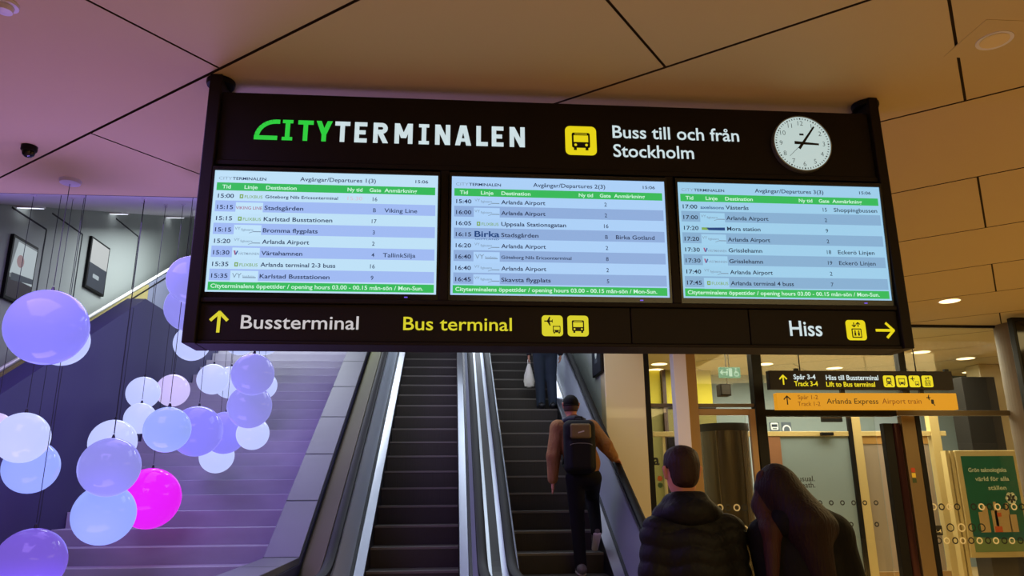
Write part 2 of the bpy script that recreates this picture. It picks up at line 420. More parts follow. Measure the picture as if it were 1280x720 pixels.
# ------------------------------------------------------------------ wide stair
st = thing('staircase', 'wide pale stone staircase rising beside the dark wall under the hanging globes', 'stairs', (-3.0, YN, 0))
for k in range(24):
    y = YN + .3 * (k + 1); z = .1732 * (k + 1)
    if k == 23: z = TOP
    MB().box(-4.245, -1.72, y, y + (.36 if k < 23 else .6), z - .23, z).build('step', stone_m, st, bevel=.003)
# sloping stone kerb between the stair and the escalator
def kerb(y): return 1.0 if y < 7.44 else .55 + (y - YN) * SL
kb = thing('stair_kerb', 'grey stone kerb with tiled coping between the pale stair and the left escalator', 'kerb', (-1.55, 7.4, 0))
yy = [5.7, 7.44, 13.6]
prof = [(-1.62, y, kerb(y) - .06) for y in yy]
MB().prism([(-1.64, 5.7, 0), (-1.64, 13.6, 0)] + prof[::-1], (.26, 0, 0)).build('kerb_wall', navy_m, kb)
MB().prism([(-1.70, y, kerb(y) - .06) for y in yy] + [(-1.70, y, kerb(y)) for y in yy[::-1]], (.33, 0, 0)).build('coping', cap_m, kb, bevel=.006)
mb = MB()
for y in (6.6, 7.44, 8.3, 9.2, 10.1, 11.0, 11.9, 12.8):
    z = kerb(y); s_ = 0 if y < 7.44 else SL
    mb.quad((-1.70, y - .008, z - .008 * s_ + .002), (-1.37, y - .008, z - .008 * s_ + .002), (-1.37, y + .008, z + .008 * s_ + .002), (-1.70, y + .008, z + .008 * s_ + .002))
mb.build('coping_joint', joint_m, kb)

# balustrade against the left wall (a second flight behind the dark wall)
bl = thing('stair_balustrade', 'sloping beige panel balustrade with a pale handrail against the grey poster wall', 'balustrade', (-5.6, 10, 0))
def hb(y): return at(0, 462, 9.72).z + (y - 9.72) * .56
ye_ = atX(184, 376, -5.57).y
MB().prism([(-5.62, ye_, hb(ye_) - 2.6), (-5.62, 19.4, hb(19.4) - 2.6), (-5.62, 19.4, hb(19.4) - .06), (-5.62, ye_, hb(ye_) - .06)], (.05, 0, 0)).build('upper_panel', mat('blue_grey_cladding', (110, 114, 132), .6), bl)
mb = MB().prism([(-5.62, 8.2, hb(8.2) - 1.6), (-5.62, ye_ - .004, hb(ye_) - 1.6), (-5.62, ye_ - .004, hb(ye_) - .06), (-5.62, 8.2, hb(8.2) - .06)], (.05, 0, 0))
mb.build('panel', mat('beige_panel', (150, 138, 84), .6), bl)
mb = MB()
for y in (9.0, 10.25, 11.5, 12.75, 14.0): mb.box(-5.572, -5.566, y - .01, y + .01, hb(y) - 1.5, hb(y) - .08)
mb.build('panel_joint', joint_m, bl)
MB().tube([(-5.6, 8.2, hb(8.2)), (-5.6, 19.4, hb(19.4))], .026, 10).build('handrail', mat('pale_rail', (226, 224, 216), .35), bl, smooth=True)
MB().tube([(-5.58, 8.2, hb(8.2) - .13), (-5.58, 19.4, hb(19.4) - .13)], .02, 8).build('lower_rail', black_m, bl, smooth=True)

# ------------------------------------------------------------------ escalators
def zl(y):                      # height of the line of nosings: flat, 30 degrees, flat
    w = .10
    sp = lambda t: w * math.log1p(math.exp(min(t / w, 60))) if t / w < 60 else t
    return SL * (sp(y - YN) - sp(y - YN - TOP / SL))
YS = [5.3, 5.9, 6.2] + [6.4 + .08 * i for i in range(9)] + [8, 9.5, 11, 12.5] + [13.5 + .1 * i for i in range(9)] + [14.9, 15.6]
def run(mb, prof, cx, dz=0, closed=True):   # sweep a cross-section (x, z above the nosings) along the flight
    rings = [[(cx + x, y, zl(y) + z + dz) for x, z in prof] for y in YS]
    return mb.loft(rings, closed)
def escalator(cx, label, y0):
    e = thing('escalator', label, 'escalator', (cx, YN, 0), 'escalators to the upper floor')
    n = 0
    for k in range(-3, 24):
        y = y0 - .355 * (16 - k) if True else 0
        z = zl(y + .05) if y < YN + .25 else (y - YN) * SL
        z = min(z, TOP)
        if y < 6.0 or y > 14.1: continue
        zlow = max(0, min((y - .355 - YN) * SL, TOP)) - .06
        P = [(y + .40, z), (y + .012, z), (y, z - .012), (y + .004, z - .05), (y + .03, min(zlow, z - .07)), (y + .40, min(zlow, z - .07))]
        s = MB().prism([(cx - .465, a, b) for a, b in P], (.93, 0, 0)).build('step', step_m, e)
        MB().prism([(cx - .465, a, b) for a, b in ((y - .004, z + .003), (y + .03, z + .003), (y + .03, z - .004), (y + .002, z - .022), (y - .004, z - .02))], (.93, 0, 0)).build('nosing', nose_m, s)
    MB().box(cx - .6, cx + .6, 5.3, 6.05, -.02, .015).build('comb_plate', steel2_m, e, bevel=.004)
    for q in (-1, 1):
        X = lambda pts: [(q * a, b) for a, b in pts]
        run(MB(), X([(.470, -.25), (.484, -.25), (.484, .075), (.470, .075)]), cx).build('skirt', skirt_m, e)
        d = run(MB(), X([(.474, .075), (.486, .062), (.566, .135), (.558, .15)]), cx).build('skirt_deck', steel_m, e)
        run(MB(), X([(.566, .12), (.60, .12), (.60, .142), (.566, .142)]), cx).build('deck_gap', skirt_m, e)
        run(MB(), X([(.598, .13), (.612, .13), (.648, .885), (.634, .885)]), cx).build('balustrade_panel', steel2_m, e)
        run(MB(), X([(.604, .86), (.688, .86), (.688, .905), (.604, .905)]), cx).build('handrail_guide', steel_m, e)
        hr = MB()
        sec = [(.040, -.02), (.046, .0), (.04, .022), (.022, .034), (-.022, .034), (-.04, .022), (-.046, 0), (-.04, -.02)]
        hx = cx + q * .646
        rings = []
        for a in range(0, 10):                   # newel loop at the foot
            t = math.pi * (1.5 - a / 9.0 * 1.0) ; cy, cz, rr = 5.3, .62, .31
            c_ = Vector((hx, cy + rr * math.cos(t), cz + rr * math.sin(t))); rad = Vector((0, math.cos(t), math.sin(t)))
            rings.append([c_ + Vector((u, 0, 0)) + rad * v for u, v in sec])
        for y in YS[1:]:
            rings.append([Vector((hx + u, y, zl(y) + .93 + v)) for u, v in sec])
        hr.loft(rings).build('handrail', rubber_m, e, smooth=True)
    return e
e1 = escalator(-.35, 'left escalator of the two, empty, with dark steps and steel sides', 13.73)
e2 = escalator(1.19, 'right escalator, carrying the person with the backpack, next to the cream pier', 13.25 + .355)
# outer casing of the pair
cs = thing('escalator_casing', 'dark brown casing panel along the outer left side of the left escalator', 'casing', (-1.2, YN, 0))
rings = [[(-1.06, y, zl(y) + .90), (-1.04, y, zl(y) + .86), (-1.366, y, zl(y) + .30), (-1.362, y, zl(y) + .42)] for y in YS]
MB().loft(rings).build('casing_panel', clad_m, cs)
cs2 = thing('escalator_divider', 'steel and black deck filling the gap between the two escalators', 'casing', (.42, YN, 0))
MB().loft([[(.30, y, zl(y) + .845), (.54, y, zl(y) + .845), (.54, y, zl(y) + .79), (.30, y, zl(y) + .79)] for y in YS]).build('deck', steel2_m, cs2)
MB().loft([[(.38, y, zl(y) + .86), (.46, y, zl(y) + .86), (.46, y, zl(y) + .845), (.38, y, zl(y) + .845)] for y in YS]).build('deck_strip', black_m, cs2)

# ------------------------------------------------------------------ hanging departure board
BY = 3.9
WH = glow('sign_white', (206, 224, 228), .95); GN = glow('sign_green', (44, 205, 62), .95); YE = glow('sign_yellow', (232, 214, 22), .95)
WD = glow('sign_white_dim', (206, 202, 204), .9); YD = glow('sign_yellow_dim', (222, 214, 44), .9)
BK = mat('sign_black', (16, 14, 10), .5)
SM = {'w': WH, 'g': GN, 'y': YE, 'wd': WD, 'yd': YD, 'k': BK}
bd = thing('departure_board', 'long dark hanging sign board over the escalators with lit lettering and pictograms', 'sign', (.6, BY, 2.333))
for x0, x1, zt in ((-1.375, -1.307, H - .02), (2.506, 2.566, H - .02)):
    p = MB().box(x0, x1, BY - .03, BY + .20, 2.333, zt).build('post', dark_m, bd, bevel=.006)
    c = (x0 + x1) / 2
    MB().lathe((c, BY + .06, H - .05), [(.001, 0), (.075, 0), (.08, .012), (.08, .03), (.001, .03)], 24).build('ceiling_flange', black_m, p, smooth=True)
MB().box(-1.306, 2.505, BY + .06, BY + .20, 2.345, 3.70).build('backing', black_m, bd)
MB().box(-1.306, 2.505, BY, BY + .07, 3.365, 3.785).build('header_panel', dark_m, bd, bevel=.006)
MB().box(-1.306, 2.505, BY - .012, BY + .06, 3.335, 3.362).build('rail', dark_m, bd, bevel=.004)
MB().box(-1.306, 2.505, BY - .015, BY + .06, 2.555, 2.579).build('rail', dark_m, bd, bevel=.004)
MB().box(-1.306, 2.505, BY - .012, BY + .20, 2.333, 2.350).build('rail', dark_m, bd, bevel=.004)
for x0, x1 in ((-1.306, .976), (.980, 1.642), (1.646, 2.505)):
    MB().box(x0, x1, BY, BY + .06, 2.352, 2.553).build('lower_panel', dark_m, bd, bevel=.004)
for x in (-.044, 1.243): MB().box(x - .024, x + .024, BY - .01, BY + .06, 2.58, 3.335).build('mullion', dark_m, bd, bevel=.004)
d = Draw((0, BY - .001, 0), (1, 0, 0), (0, 0, 1), (0, -1, 0))
z0, z1 = 3.494, 3.62          # lettering band CITYTERMINALEN, drawn stroke by stroke
t = .026
def L(c, *segs):
    for a, b in segs: d.line(c, a, b, t)
zb, zt2 = z0 + t / 2, z1 - t / 2
# the open C: foot bar, rising bow, top bar
d.rect('g', -1.112, z0, -.984, z0 + t)
pts = [(-1.099, z0 + t * .5)]
for k in range(9):
    a = R(180 - k * 90 / 8); pts.append((-.995 + .104 * math.cos(a), z0 + .012 + (z1 - z0 - .012 - t / 2) * math.sin(a)))
for a, b in zip(pts, pts[1:]): d.line('g', a, b, t)
d.rect('g', -1.0, z1 - t, -.974, z1)
def slant(c, a, b, w):                 # a sloping stroke cut level at both ends
    d.poly(c, [(a[0] - w / 2, a[1]), (a[0] + w / 2, a[1]), (b[0] + w / 2, b[1]), (b[0] - w / 2, b[1])])
ux = lambda p_: at(p_, 168, BY).x
d.sep(); x = ux(359.2)
d.rect('g', x - t / 2, z0, x + t / 2, z1); d.rect('g', x - .029, z0, x + .029, z0 + t * .8); d.rect('g', x - .029, z1 - t * .8, x + .029, z1)
d.sep(); x = ux(381.7)
d.rect('g', x - t / 2, z0, x + t / 2, z1); d.rect('g', x - .043, z1 - t, x + .043, z1)
d.sep(); x = ux(405)
d.rect('g', x - t / 2, z0, x + t / 2, z0 + .055); slant('g', (x, z0 + .045), (x - .031, z1), t * 1.1); slant('g', (x, z0 + .045), (x + .031, z1), t * 1.1)
def letter(ch, x, w):
    d.sep()
    l, r_ = x - w / 2, x + w / 2; m_ = (z0 + z1) / 2; c = 'w'
    if ch in 'T': d.rect(c, x - t / 2, z0, x + t / 2, z1); d.rect(c, l, z1 - t, r_, z1)
    elif ch in 'EL':
        d.rect(c, l, z0, l + t, z1); d.rect(c, l, z0, r_, z0 + t)
        if ch == 'E': d.rect(c, l, z1 - t, r_, z1); d.rect(c, l, m_ - t / 2, r_ - .008, m_ + t / 2)
    elif ch == 'I': d.rect(c, x - t / 2, z0, x + t / 2, z1); d.rect(c, l, z0, r_, z0 + t * .8); d.rect(c, l, z1 - t * .8, r_, z1)
    elif ch == 'N': d.rect(c, l, z0, l + t, z1); d.rect(c, r_ - t, z0, r_, z1); slant(c, (r_ - t * .55, z0), (l + t * .55, z1), t * 1.15)
    elif ch == 'M':
        d.rect(c, l, z0, l + t, z1); d.rect(c, r_ - t, z0, r_, z1)
        slant(c, (x, z0 + .035), (l + t * .55, z1), t * 1.1); slant(c, (x, z0 + .035), (r_ - t * .55, z1), t * 1.1)
    elif ch == 'A': slant(c, (l + t * .55, z0), (x - .004, z1), t * 1.1); slant(c, (r_ - t * .55, z0), (x + .004, z1), t * 1.1); d.rect(c, l + .022, z0 + .024, r_ - .022, z0 + .024 + t * .8)
    elif ch == 'R':
        d.rect(c, l, z0, l + t, z1); q = m_ - .006; rr = (z1 - q) / 2
        d.rect(c, l, z1 - t, x + .004, z1); d.rect(c, l, q, x + .004, q + t)
        d.ring(c, x + .004, q + rr, rr - t, rr, n=14, a0=-90, a1=90); slant(c, (r_ - t * .55, z0), (x - .004, q + .008), t * 1.15)
for ch, p_, w in zip('TERMINALEN', (428, 451, 476, 504.6, 530, 553.4, 579, 602.6, 622, 646.4), (.084, .070, .084, .102, .058, .086, .092, .066, .068, .088)):
    letter(ch, ux(p_), w)
picto(d, 'bus', .645, 3.455, .183, 'k', 'y')
d.text('w', 'Buss till och från', .925, 3.572, .080, .760, .012)
d.text('w', 'Stockholm', .925, 3.452, .080, .478, .012)
arrow(d, 'yd', -1.205, 2.448, .108, .017, 90)
d.text('wd', 'Bussterminal', -1.092, 2.417, .072, .606, .008)
d.text('yd', 'Bus terminal', -.252, 2.417, .072, .578, .008)
picto(d, 'airbus', .488, 2.390, .115, 'k', 'yd'); picto(d, 'bus', .628, 2.390, .115, 'k', 'yd')
d.text('w', 'Hiss', 1.870, 2.405, .086, .186, .012)
picto(d, 'lift', 2.196, 2.382, .115, 'k', 'y'); arrow(d, 'y', 2.420, 2.440, .105, .015, 0)
d.done(bd, {'w': 'lettering_white', 'g': 'lettering_green', 'y': 'pictogram_plate', 'wd': 'lettering_white', 'yd': 'lettering_yellow', 'k': 'pictogram_symbol'}, SM)

# ------------------------------------------------------------------ three departure screens
TL = R(-2.68)
SV = Vector((0, math.sin(TL), math.cos(TL))); SN = Vector((0, -math.cos(TL), math.sin(TL)))
SW, SH = 1.21, .6792
S1 = [('15:00', 'pb', 'Göteborg Nils Ericsonterminal', '15:30', '16', ''), ('15:15', 'vl', 'Stadsgården', '', 'B', 'Viking Line'), ('15:15', 'pb', 'Karlstad Busstationen', '', '17', ''),
      ('15:15', 'fb', 'Bromma flygplats', '', '3', ''), ('15:20', 'fb', 'Arlanda Airport', '', '2', ''), ('15:30', 'vt', 'Värtahamnen', '', '4', 'TallinkSilja'),
      ('15:35', 'pb', 'Arlanda terminal 2-3 buss', '', '16', ''), ('15:35', 'vy', 'Karlstad Busstationen', '', '9', '')]
S2 = [('15:40', 'fb', 'Arlanda Airport', '', '2', ''), ('16:00', 'fb', 'Arlanda Airport', '', '2', ''), ('16:05', 'pb', 'Uppsala Stationsgatan', '', '16', ''),
      ('16:15', 'bk', 'Stadsgården', '', 'B', 'Birka Gotland'), ('16:20', 'fb', 'Arlanda Airport', '', '2', ''), ('16:40', 'vy', 'Göteborg Nils Ericsonterminal', '', '8', ''),
      ('16:40', 'fb', 'Arlanda Airport', '', '2', ''), ('16:45', 'fb', 'Skavsta flygplats', '', '5', '')]
S3 = [('17:00', 'ax', 'Västerås', '', '15', 'Shoppingbussen'), ('17:00', 'fb', 'Arlanda Airport', '', '2', ''), ('17:20', 'mx', 'Mora station', '', '9', ''),
      ('17:20', 'fb', 'Arlanda Airport', '', '2', ''), ('17:30', 'vt', 'Grisslehamn', '', '18', 'Eckerö Linjen'), ('17:30', 'vt', 'Grisslehamn', '', '19', 'Eckerö Linjen'),
      ('17:40', 'fb', 'Arlanda Airport', '', '2', ''), ('17:45', 'pb', 'Arlanda terminal 4 buss', '', '7', '')]
def screen(x0, num, rows, light, band, label, ink, gap):
    O = Vector((x0, 3.9035, 2.6124))
    t = thing('departure_screen', label, 'screen', tuple(O), 'departure screens in the sign board')
    def slab(u0, v0, u1, v1, w0, w1, name, m, par):
        m_ = MB(); c = [O + Vector((u, 0, 0)) + SV * v + SN * w for w in (w0, w1) for u, v in ((u0, v0), (u1, v0), (u1, v1), (u0, v1))]
        m_.add(c, [(3, 2, 1, 0), (4, 5, 6, 7), (0, 1, 5, 4), (1, 2, 6, 5), (2, 3, 7, 6), (3, 0, 4, 7)])
        return m_.build(name, m, par)
    slab(-.012, -.030, SW + .012, SH + .022, -.02, -.001, 'casing', mat('screen_bezel', (14, 14, 20), .25), t)
    bz = MB()
    for a in ((-.012, -.030, 0, SH + .022), (SW, -.030, SW + .012, SH + .022), (0, -.030, SW, 0), (0, SH, SW, SH + .022)):
        c = [O + Vector((u, 0, 0)) + SV * v + SN * w for w in (-.001, .008) for u, v in ((a[0], a[1]), (a[2], a[1]), (a[2], a[3]), (a[0], a[3]))]
        bz.add(c, [(3, 2, 1, 0), (4, 5, 6, 7), (0, 1, 5, 4), (1, 2, 6, 5), (2, 3, 7, 6), (3, 0, 4, 7)])
    bz.build('bezel', mat('screen_bezel', (14, 14, 20), .25), t)
    dp = slab(0, 0, SW, SH, -.001, .0005, 'display', glow('display_%d' % num, light, .93, (20, 20, 24)), t)
    d = Draw(O, (1, 0, 0), SV, SN)
    k = SH / .6792
    U = lambda a: a * SW
    V = lambda a: a * SH
    for i in range(1, 8, 2): d.sep().rect('band', U(.012), V(.778 - i * .0935 - .03), U(.99), V(.778 - i * .0935 + .0625), .001)
    d.sep().rect('bar', U(.012), V(.832), U(.988), V(.898), .001); d.sep().rect('bar', U(.01), V(.016), U(.99), V(.082), .001)
    T = lambda c, s, u, v, cap, w=None, off=.013, al='l': d.text(c, s, U(u), V(v), cap, U(w) if w else None, off, .002, al)
    c = .0235
    T('pale', 'CITY', .019, .922, .0165, .058, 0); T('ink', 'TERMINALEN', .079, .922, .0165, .148, .014)
    T('ink', 'Avgångar/Departures %d(3)' % num, .377, .925, c, .34, .010); T('ink', '15:06', .897, .932, .018, .058, .012)
    for s_, u in (('Tid', .037), ('Linje', .134), ('Destination', .229), ('Ny tid', .591), ('Gate', .690), ('Anmärkning', .757)):
        T('white', s_, u, .848, .0215, {'Tid': .037, 'Linje': .058, 'Destination': .135, 'Ny tid': .067, 'Gate': .052, 'Anmärkning': .148}[s_], .018)
    T('white', 'Cityterminalens öppettider / opening hours 03.00 - 00.15 mån-sön / Mon-Sun.', .022, .034, .0225, .92, .017)
    lg = {}
    for i, (tm, op, ds, ny, gt, an) in enumerate(rows):
        v = .769 - i * .0935
        T('ink', tm, .021, v, .0235, .07, .015)
        long_ = len(ds) > 25 and ds[0] == 'G'
        T('ink', ds, .228, v + (.004 if long_ else 0), .018 if long_ else .0235, {'Göteborg Nils Ericsonterminal': .322, 'Stadsgården': .171, 'Karlstad Busstationen': .302, 'Bromma flygplats': .24, 'Arlanda Airport': .205,
          'Värtahamnen': .178, 'Arlanda terminal 2-3 buss': .325, 'Uppsala Stationsgatan': .30, 'Skavsta flygplats': .225, 'Västerås': .112, 'Mora station': .162, 'Grisslehamn': .162, 'Arlanda terminal 4 buss': .302}[ds], .015)
        if ny: T('rose', ny, .593, v + .004, .021, .066, 0)
        T('ink', gt, .716, v, .0225, None, .006, 'c')
        if an: T('ink', an, .760, v, .0235, {'Viking Line': .148, 'TallinkSilja': .145, 'Birka Gotland': .182, 'Shoppingbussen': .217, 'Eckerö Linjen': .180}[an], .010)
        d.sep()
        if i % 2 and op != 'bk': d.rect('chip', U(.102), V(v - .034), U(.221), V(v + .058), .0014)
        if op == 'pb':
            d.rect('olive', U(.116), V(v - .002), U(.132), V(v + .032), .002); d.rect('chip', U(.121), V(v + .008), U(.127), V(v + .022), .0026); T('olive', 'FLIXBUS', .138, v, .017, .078, .006)
        elif op == 'vl': T('red', 'VIKING LINE', .103, v, .017, .115, .006)
        elif op == 'vt': d.poly('red', [(U(.108), V(v + .034)), (U(.116), V(v + .034)), (U(.119), V(v - .002)), (U(.114), V(v - .002))], .002); d.line('blue', (U(.118), V(v)), (U(.126), V(v + .032)), .007); T('steel', 'VÄSTMANNEN', .128, v, .013, .09, .004)
        elif op == 'vy': T('steel', 'VY', .110, v, .026, .04, .004); d.rect('steel', U(.155), V(v), U(.212), V(v + .008), .002); T('steel', 'bus4you', .155, v + .010, .009, .05, 0)
        elif op == 'fb':
            T('steel', 'VY', .106, v + .018, .015, .024, .0); T('steel', 'flygbussarna', .134, v + .010, .013, .052, .006)
            d.line('steel', (U(.168), V(v - .008)), (U(.188), V(v + .004)), .003); d.line('steel', (U(.186), V(v + .004)), (U(.22), V(v + .004)), .005)
        elif op == 'bk': T('navy', 'Birka', .106, v - .002, .034, .114, .022); T('navy', 'GOTLAND', .108, v - .028, .008, .11, .002)
        elif op == 'ax': T('navy', 'axelssons', .106, v, .019, .114, .012)
        elif op == 'mx': d.poly('navy', [(U(.14), V(v)), (U(.218), V(v)), (U(.218), V(v + .026)), (U(.128), V(v + .022))], .002); d.rect('olive', U(.106), V(v + .002), U(.14), V(v + .024), .0016)
    di = tuple(int(a * .9) for a in ink)
    SMm = {'band': glow('band_%d' % num, band, .93, (20, 20, 24)), 'bar': glow('bar_green', (52, 190, 92), .93, (10, 30, 14)), 'white': glow('type_white', (205, 250, 225), .95, (20, 20, 20)),
           'ink': glow('ink_%d' % num, ink, .9, (8, 8, 12)), 'pale': glow('type_pale', (140, 165, 190), .9, (8, 8, 12)), 'rose': glow('type_rose', (222, 190, 212), .95, (8, 8, 12)),
           'chip': glow('chip_%d' % num, light, .95, (20, 20, 24)), 'olive': glow('type_olive', (128, 172, 86), .95, (8, 8, 12)), 'red': glow('type_red', (168, 90, 130), .95, (8, 8, 12)),
           'blue': glow('type_blue', (60, 100, 170), .9, (8, 8, 12)), 'steel': glow('type_steel', (128, 152, 176), .95, (8, 8, 12)), 'navy': glow('type_navy', (24, 70, 132), .9, (8, 8, 12))}
    nm = {'band': 'row_band', 'bar': 'green_bar', 'chip': 'carrier_plate', 'white': 'bar_lettering', 'ink': 'lettering', 'pale': 'lettering', 'rose': 'delay_lettering'}
    for c in d.L: d.L[c].build(nm.get(c[0], 'carrier_logo'), SMm[c[0]], dp)
    led = slab(SW * .86, -.020, SW * .875, -.014, .008, .010, 'power_light', glow('led_violet', (120, 90, 230), 1), t)
screen(-1.2927, 1, S1, (196, 232, 255), (164, 192, 250), 'left departure screen of the three, first row 15:00 to Göteborg', (36, 56, 92), 0)
screen(-.0056, 2, S2, (176, 214, 255), (146, 178, 226), 'middle departure screen, with the large blue Birka logo in its fourth row', (30, 48, 84), 0)
screen(1.2813, 3, S3, (162, 212, 242), (138, 180, 216), 'right departure screen under the clock, first row 17:00 to Västerås', (28, 52, 80), 0)

# ------------------------------------------------------------------ clock
cc = Vector((2.057, BY - .03, 3.558)); cr = .172
ck = thing('wall_clock', 'round lit station clock with dark hands at the right end of the sign board', 'clock', (cc.x, BY, cc.z))
MB().lathe((cc.x, BY, cc.z), [(.001, 0), (cr + .006, 0), (cr + .006, -.034), (cr, -.036), (cr, -.030)], 64, 'y').build('case', mat('clock_case', (150, 156, 158), .3, .6), ck, smooth=True)
face = MB().lathe((cc.x, BY, cc.z), [(.0005, -.030), (cr, -.030)], 64, 'y').build('dial', glow('clock_dial', (186, 208, 206), .92, (120, 120, 120)), ck)
d = Draw((cc.x, BY - .030, cc.z), (1, 0, 0), (0, 0, 1), (0, -1, 0))
for k in range(60):
    a = R(90 - 6 * k); r0 = cr * .90; d.line('k', (r0 * math.cos(a), r0 * math.sin(a)), (cr * .955 * math.cos(a), cr * .955 * math.sin(a)), .0045 if k % 5 else .008, .001)
for k in range(1, 13):
    a = R(90 - 30 * k); r0 = cr * .76; d.text('k', str(k), r0 * math.cos(a), r0 * math.sin(a) - .014, .028, None, -.012, .001, 'c')
d.sep(); d.rect('k', -.013, .052, .013, .064, .001)
for c in d.L: d.L[c].build('minute_track' if len(d.L[c].f) == 60 else ('numeral' if c[1] > 1 else 'maker_mark'), BK, face)
def hand(name, ang, L0, L1, w, h):
    d = Draw((cc.x, BY - .030, cc.z), (1, 0, 0), (0, 0, 1), (0, -1, 0)); a = R(90 - ang)
    c = (math.cos(a), math.sin(a)); n_ = (-c[1], c[0])
    pts = [(c[0] * -L0 + n_[0] * w, c[1] * -L0 + n_[1] * w), (c[0] * L1 + n_[0] * w * .6, c[1] * L1 + n_[1] * w * .6), (c[0] * L1 - n_[0] * w * .6, c[1] * L1 - n_[1] * w * .6), (c[0] * -L0 - n_[0] * w, c[1] * -L0 - n_[1] * w)]
    MB().prism([d.P(u, v, h) for u, v in pts], (0, -.002, 0)).build(name, BK, ck)
hand('hour_hand', 93, .05, .098, .0095, .004); hand('minute_hand', 36, .045, .132, .0085, .007); hand('second_hand', 226, .03, .125, .0016, .010)

# ------------------------------------------------------------------ glass front to the train hall
def X(p_, y, Y=YG): return at(p_, y, Y).x
def Z(x, p_, Y=YG): return at(x, p_, Y).z
zt0, zt1 = Z(1040, 520), Z(1040, 512)           # black transom
x_p0 = X(811.5, 520); x_p1 = X(951, 515); x_m = X(1137, 515); x_e = 8.4
struct('trim_4', MB().box(x_p0 - .035, x_p0 + .035, YG, YG + .12, 0, H - .02), black_m, bevel=.004)
struct('trim_5', MB().box(x_p1 - .075, x_p1 + .065, YG - .02, YG + .14, 0, H - .02), black_m, bevel=.004)
struct('trim_6', MB().box(x_m - .05, x_m + .05, YG, YG + .12, zt1, H - .02), black_m, bevel=.004)
struct('trim_7', MB().box(x_p1 + .065, X(1120, 515), YG - .01, YG + .13, zt0, zt1), black_m, bevel=.004)
struct('trim_8', MB().box(X(1120, 515), X(1265, 515), YG - .01, YG + .13, zt0 + .01, zt1 - .01), mat('taupe_metal', (104, 92, 72), .4, .3), bevel=.004)
zl0 = Z(905, 511)
struct('trim_9', MB().box(x_p0 + .035, x_p1 - .075, YG + .02, YG + .10, zl0 + .03, zl0 + .075), mat('taupe_metal', (104, 92, 72), .4, .3), bevel=.004)
struct('trim_10', MB().box(2.4, 9.0, YG - .03, YG + .03, H - .05, H + .0), joint_m)
def pane(name, x0, x1, z0, z1, m=glass_m, Y=YG + .06): return struct(name, MB().box(x0, x1, Y - .006, Y + .006, z0, z1), m)
pane('window_1', x_p0 + .035, x_p1 - .075, zl0 + .075, H - .05)
pane('window_2', x_p1 + .065, x_m - .05, zt1, H - .05)
pane('window_3', x_m + .05, x_e, zt1, H - .05)
xj = X(940, 560)
pane('window_4', x_p0 + .035, X(870, 560), .05, zl0 + .03)
w5 = pane('window_5', X(1160, 560), x_e, .05, zt0)
w6 = pane('door_1', x_p1 + .065, X(1100, 560), .02, zt0)
w7 = pane('door_2', X(875, 560), X(937, 560), .02, zl0 - .09)

# ring decals on the panes (pattern on the glass)
RW = mat('decal_white', (226, 214, 178), .6, emit=(226, 214, 178), strength=.0); RK = mat('decal_dark', (26, 24, 20), .6)
RM = {'w': RW, 'k': RK}
def decal(pane_, Y=YG + .05):
    return Draw((0, Y, 0), (1, 0, 0), (0, 0, 1), (0, -1, 0))
def ringpx(d, c, x, y, r, th=.38, Y=YG + .05):
    p = at(x, y, Y); R_ = r * p.y / FPX * 1.03; d.sep(); d.ring(c, p.x, p.z, R_ * (1 - th), R_, .001, 18)
d = decal(w5)
for i, x in enumerate((1167, 1177, 1187, 1196.5, 1217, 1227, 1237, 1247, 1257, 1267.5, 1277.5)): ringpx(d, 'wkwk'[i % 4] if i < 4 else 'kw'[i % 2], x, 633.5, 4.1)
for i, x in enumerate((1188, 1202, 1215, 1227)): ringpx(d, 'kwkk'[i], x, 659.5, 5.0, .28)
for i, x in enumerate((1173.5, 1183.5, 1194, 1203.5, 1214, 1224.5, 1235, 1245, 1255.5, 1265, 1275.5)): ringpx(d, 'kwkwkwkwkwk'[i], x, 675.8, 4.0)
p = at(1172.5, 663.5, YG + .05); d.rrect('k', p.x - .065, p.z - .06, p.x + .065, p.z + .07, .008, .001); d.text('w', '3-4', p.x, p.z - .03, .05, .095, .01, .002, 'c')
d.done(w5, {'w': 'ring_decal', 'k': 'ring_decal'}, RM)
d = decal(w6)
for i, x in enumerate((1025, 1039, 1053, 1067, 1081, 1095)): ringpx(d, 'k', x, 628.5, 3.0, .45)
for i, x in enumerate((1035, 1050, 1064, 1096)): ringpx(d, 'k', x, 655.5, 3.0, .5)
p = at(1002, 600.5, YG + .05); d.text('k', 'as usual.', at(989, 600, YG).x, at(1000, 601.5, YG).z, .072, .36, .012, .001)
d.text('k', 'a path.', at(998, 608, YG).x, at(1000, 609.5, YG).z, .072, .265, .012, .001)
d.done(w6, {'k': 'ring_decal'}, RM)
d = decal(w7)
for i, x in enumerate((900, 910, 921, 931)): ringpx(d, 'wk'[i % 2], x, 634.5, 4.2)
ringpx(d, 'w', 930.5, 662, 5.0, .3); ringpx(d, 'k', 926, 676, 4); ringpx(d, 'w', 934, 676, 4)
d.done(w7, {'w': 'ring_decal', 'k': 'ring_decal'}, RM)
d = decal(None)
p = at(821, 581, YG + .05); d.text('k', 'a', p.x - .05, p.z, .15, None, .03, .001)
p = at(825, 600, YG + .05)
d.disc('o', p.x, p.z + .02, .035, .001); d.disc('gr', p.x, p.z - .07, .035, .001)
w4 = bpy.data.objects['window_4']
d.done(w4, {'k': 'decal_lettering', 'o': 'decal_dot', 'gr': 'decal_dot'}, {'k': RK, 'o': mat('decal_orange', (190, 96, 34), .6), 'gr': mat('decal_green', (60, 88, 40), .6)})

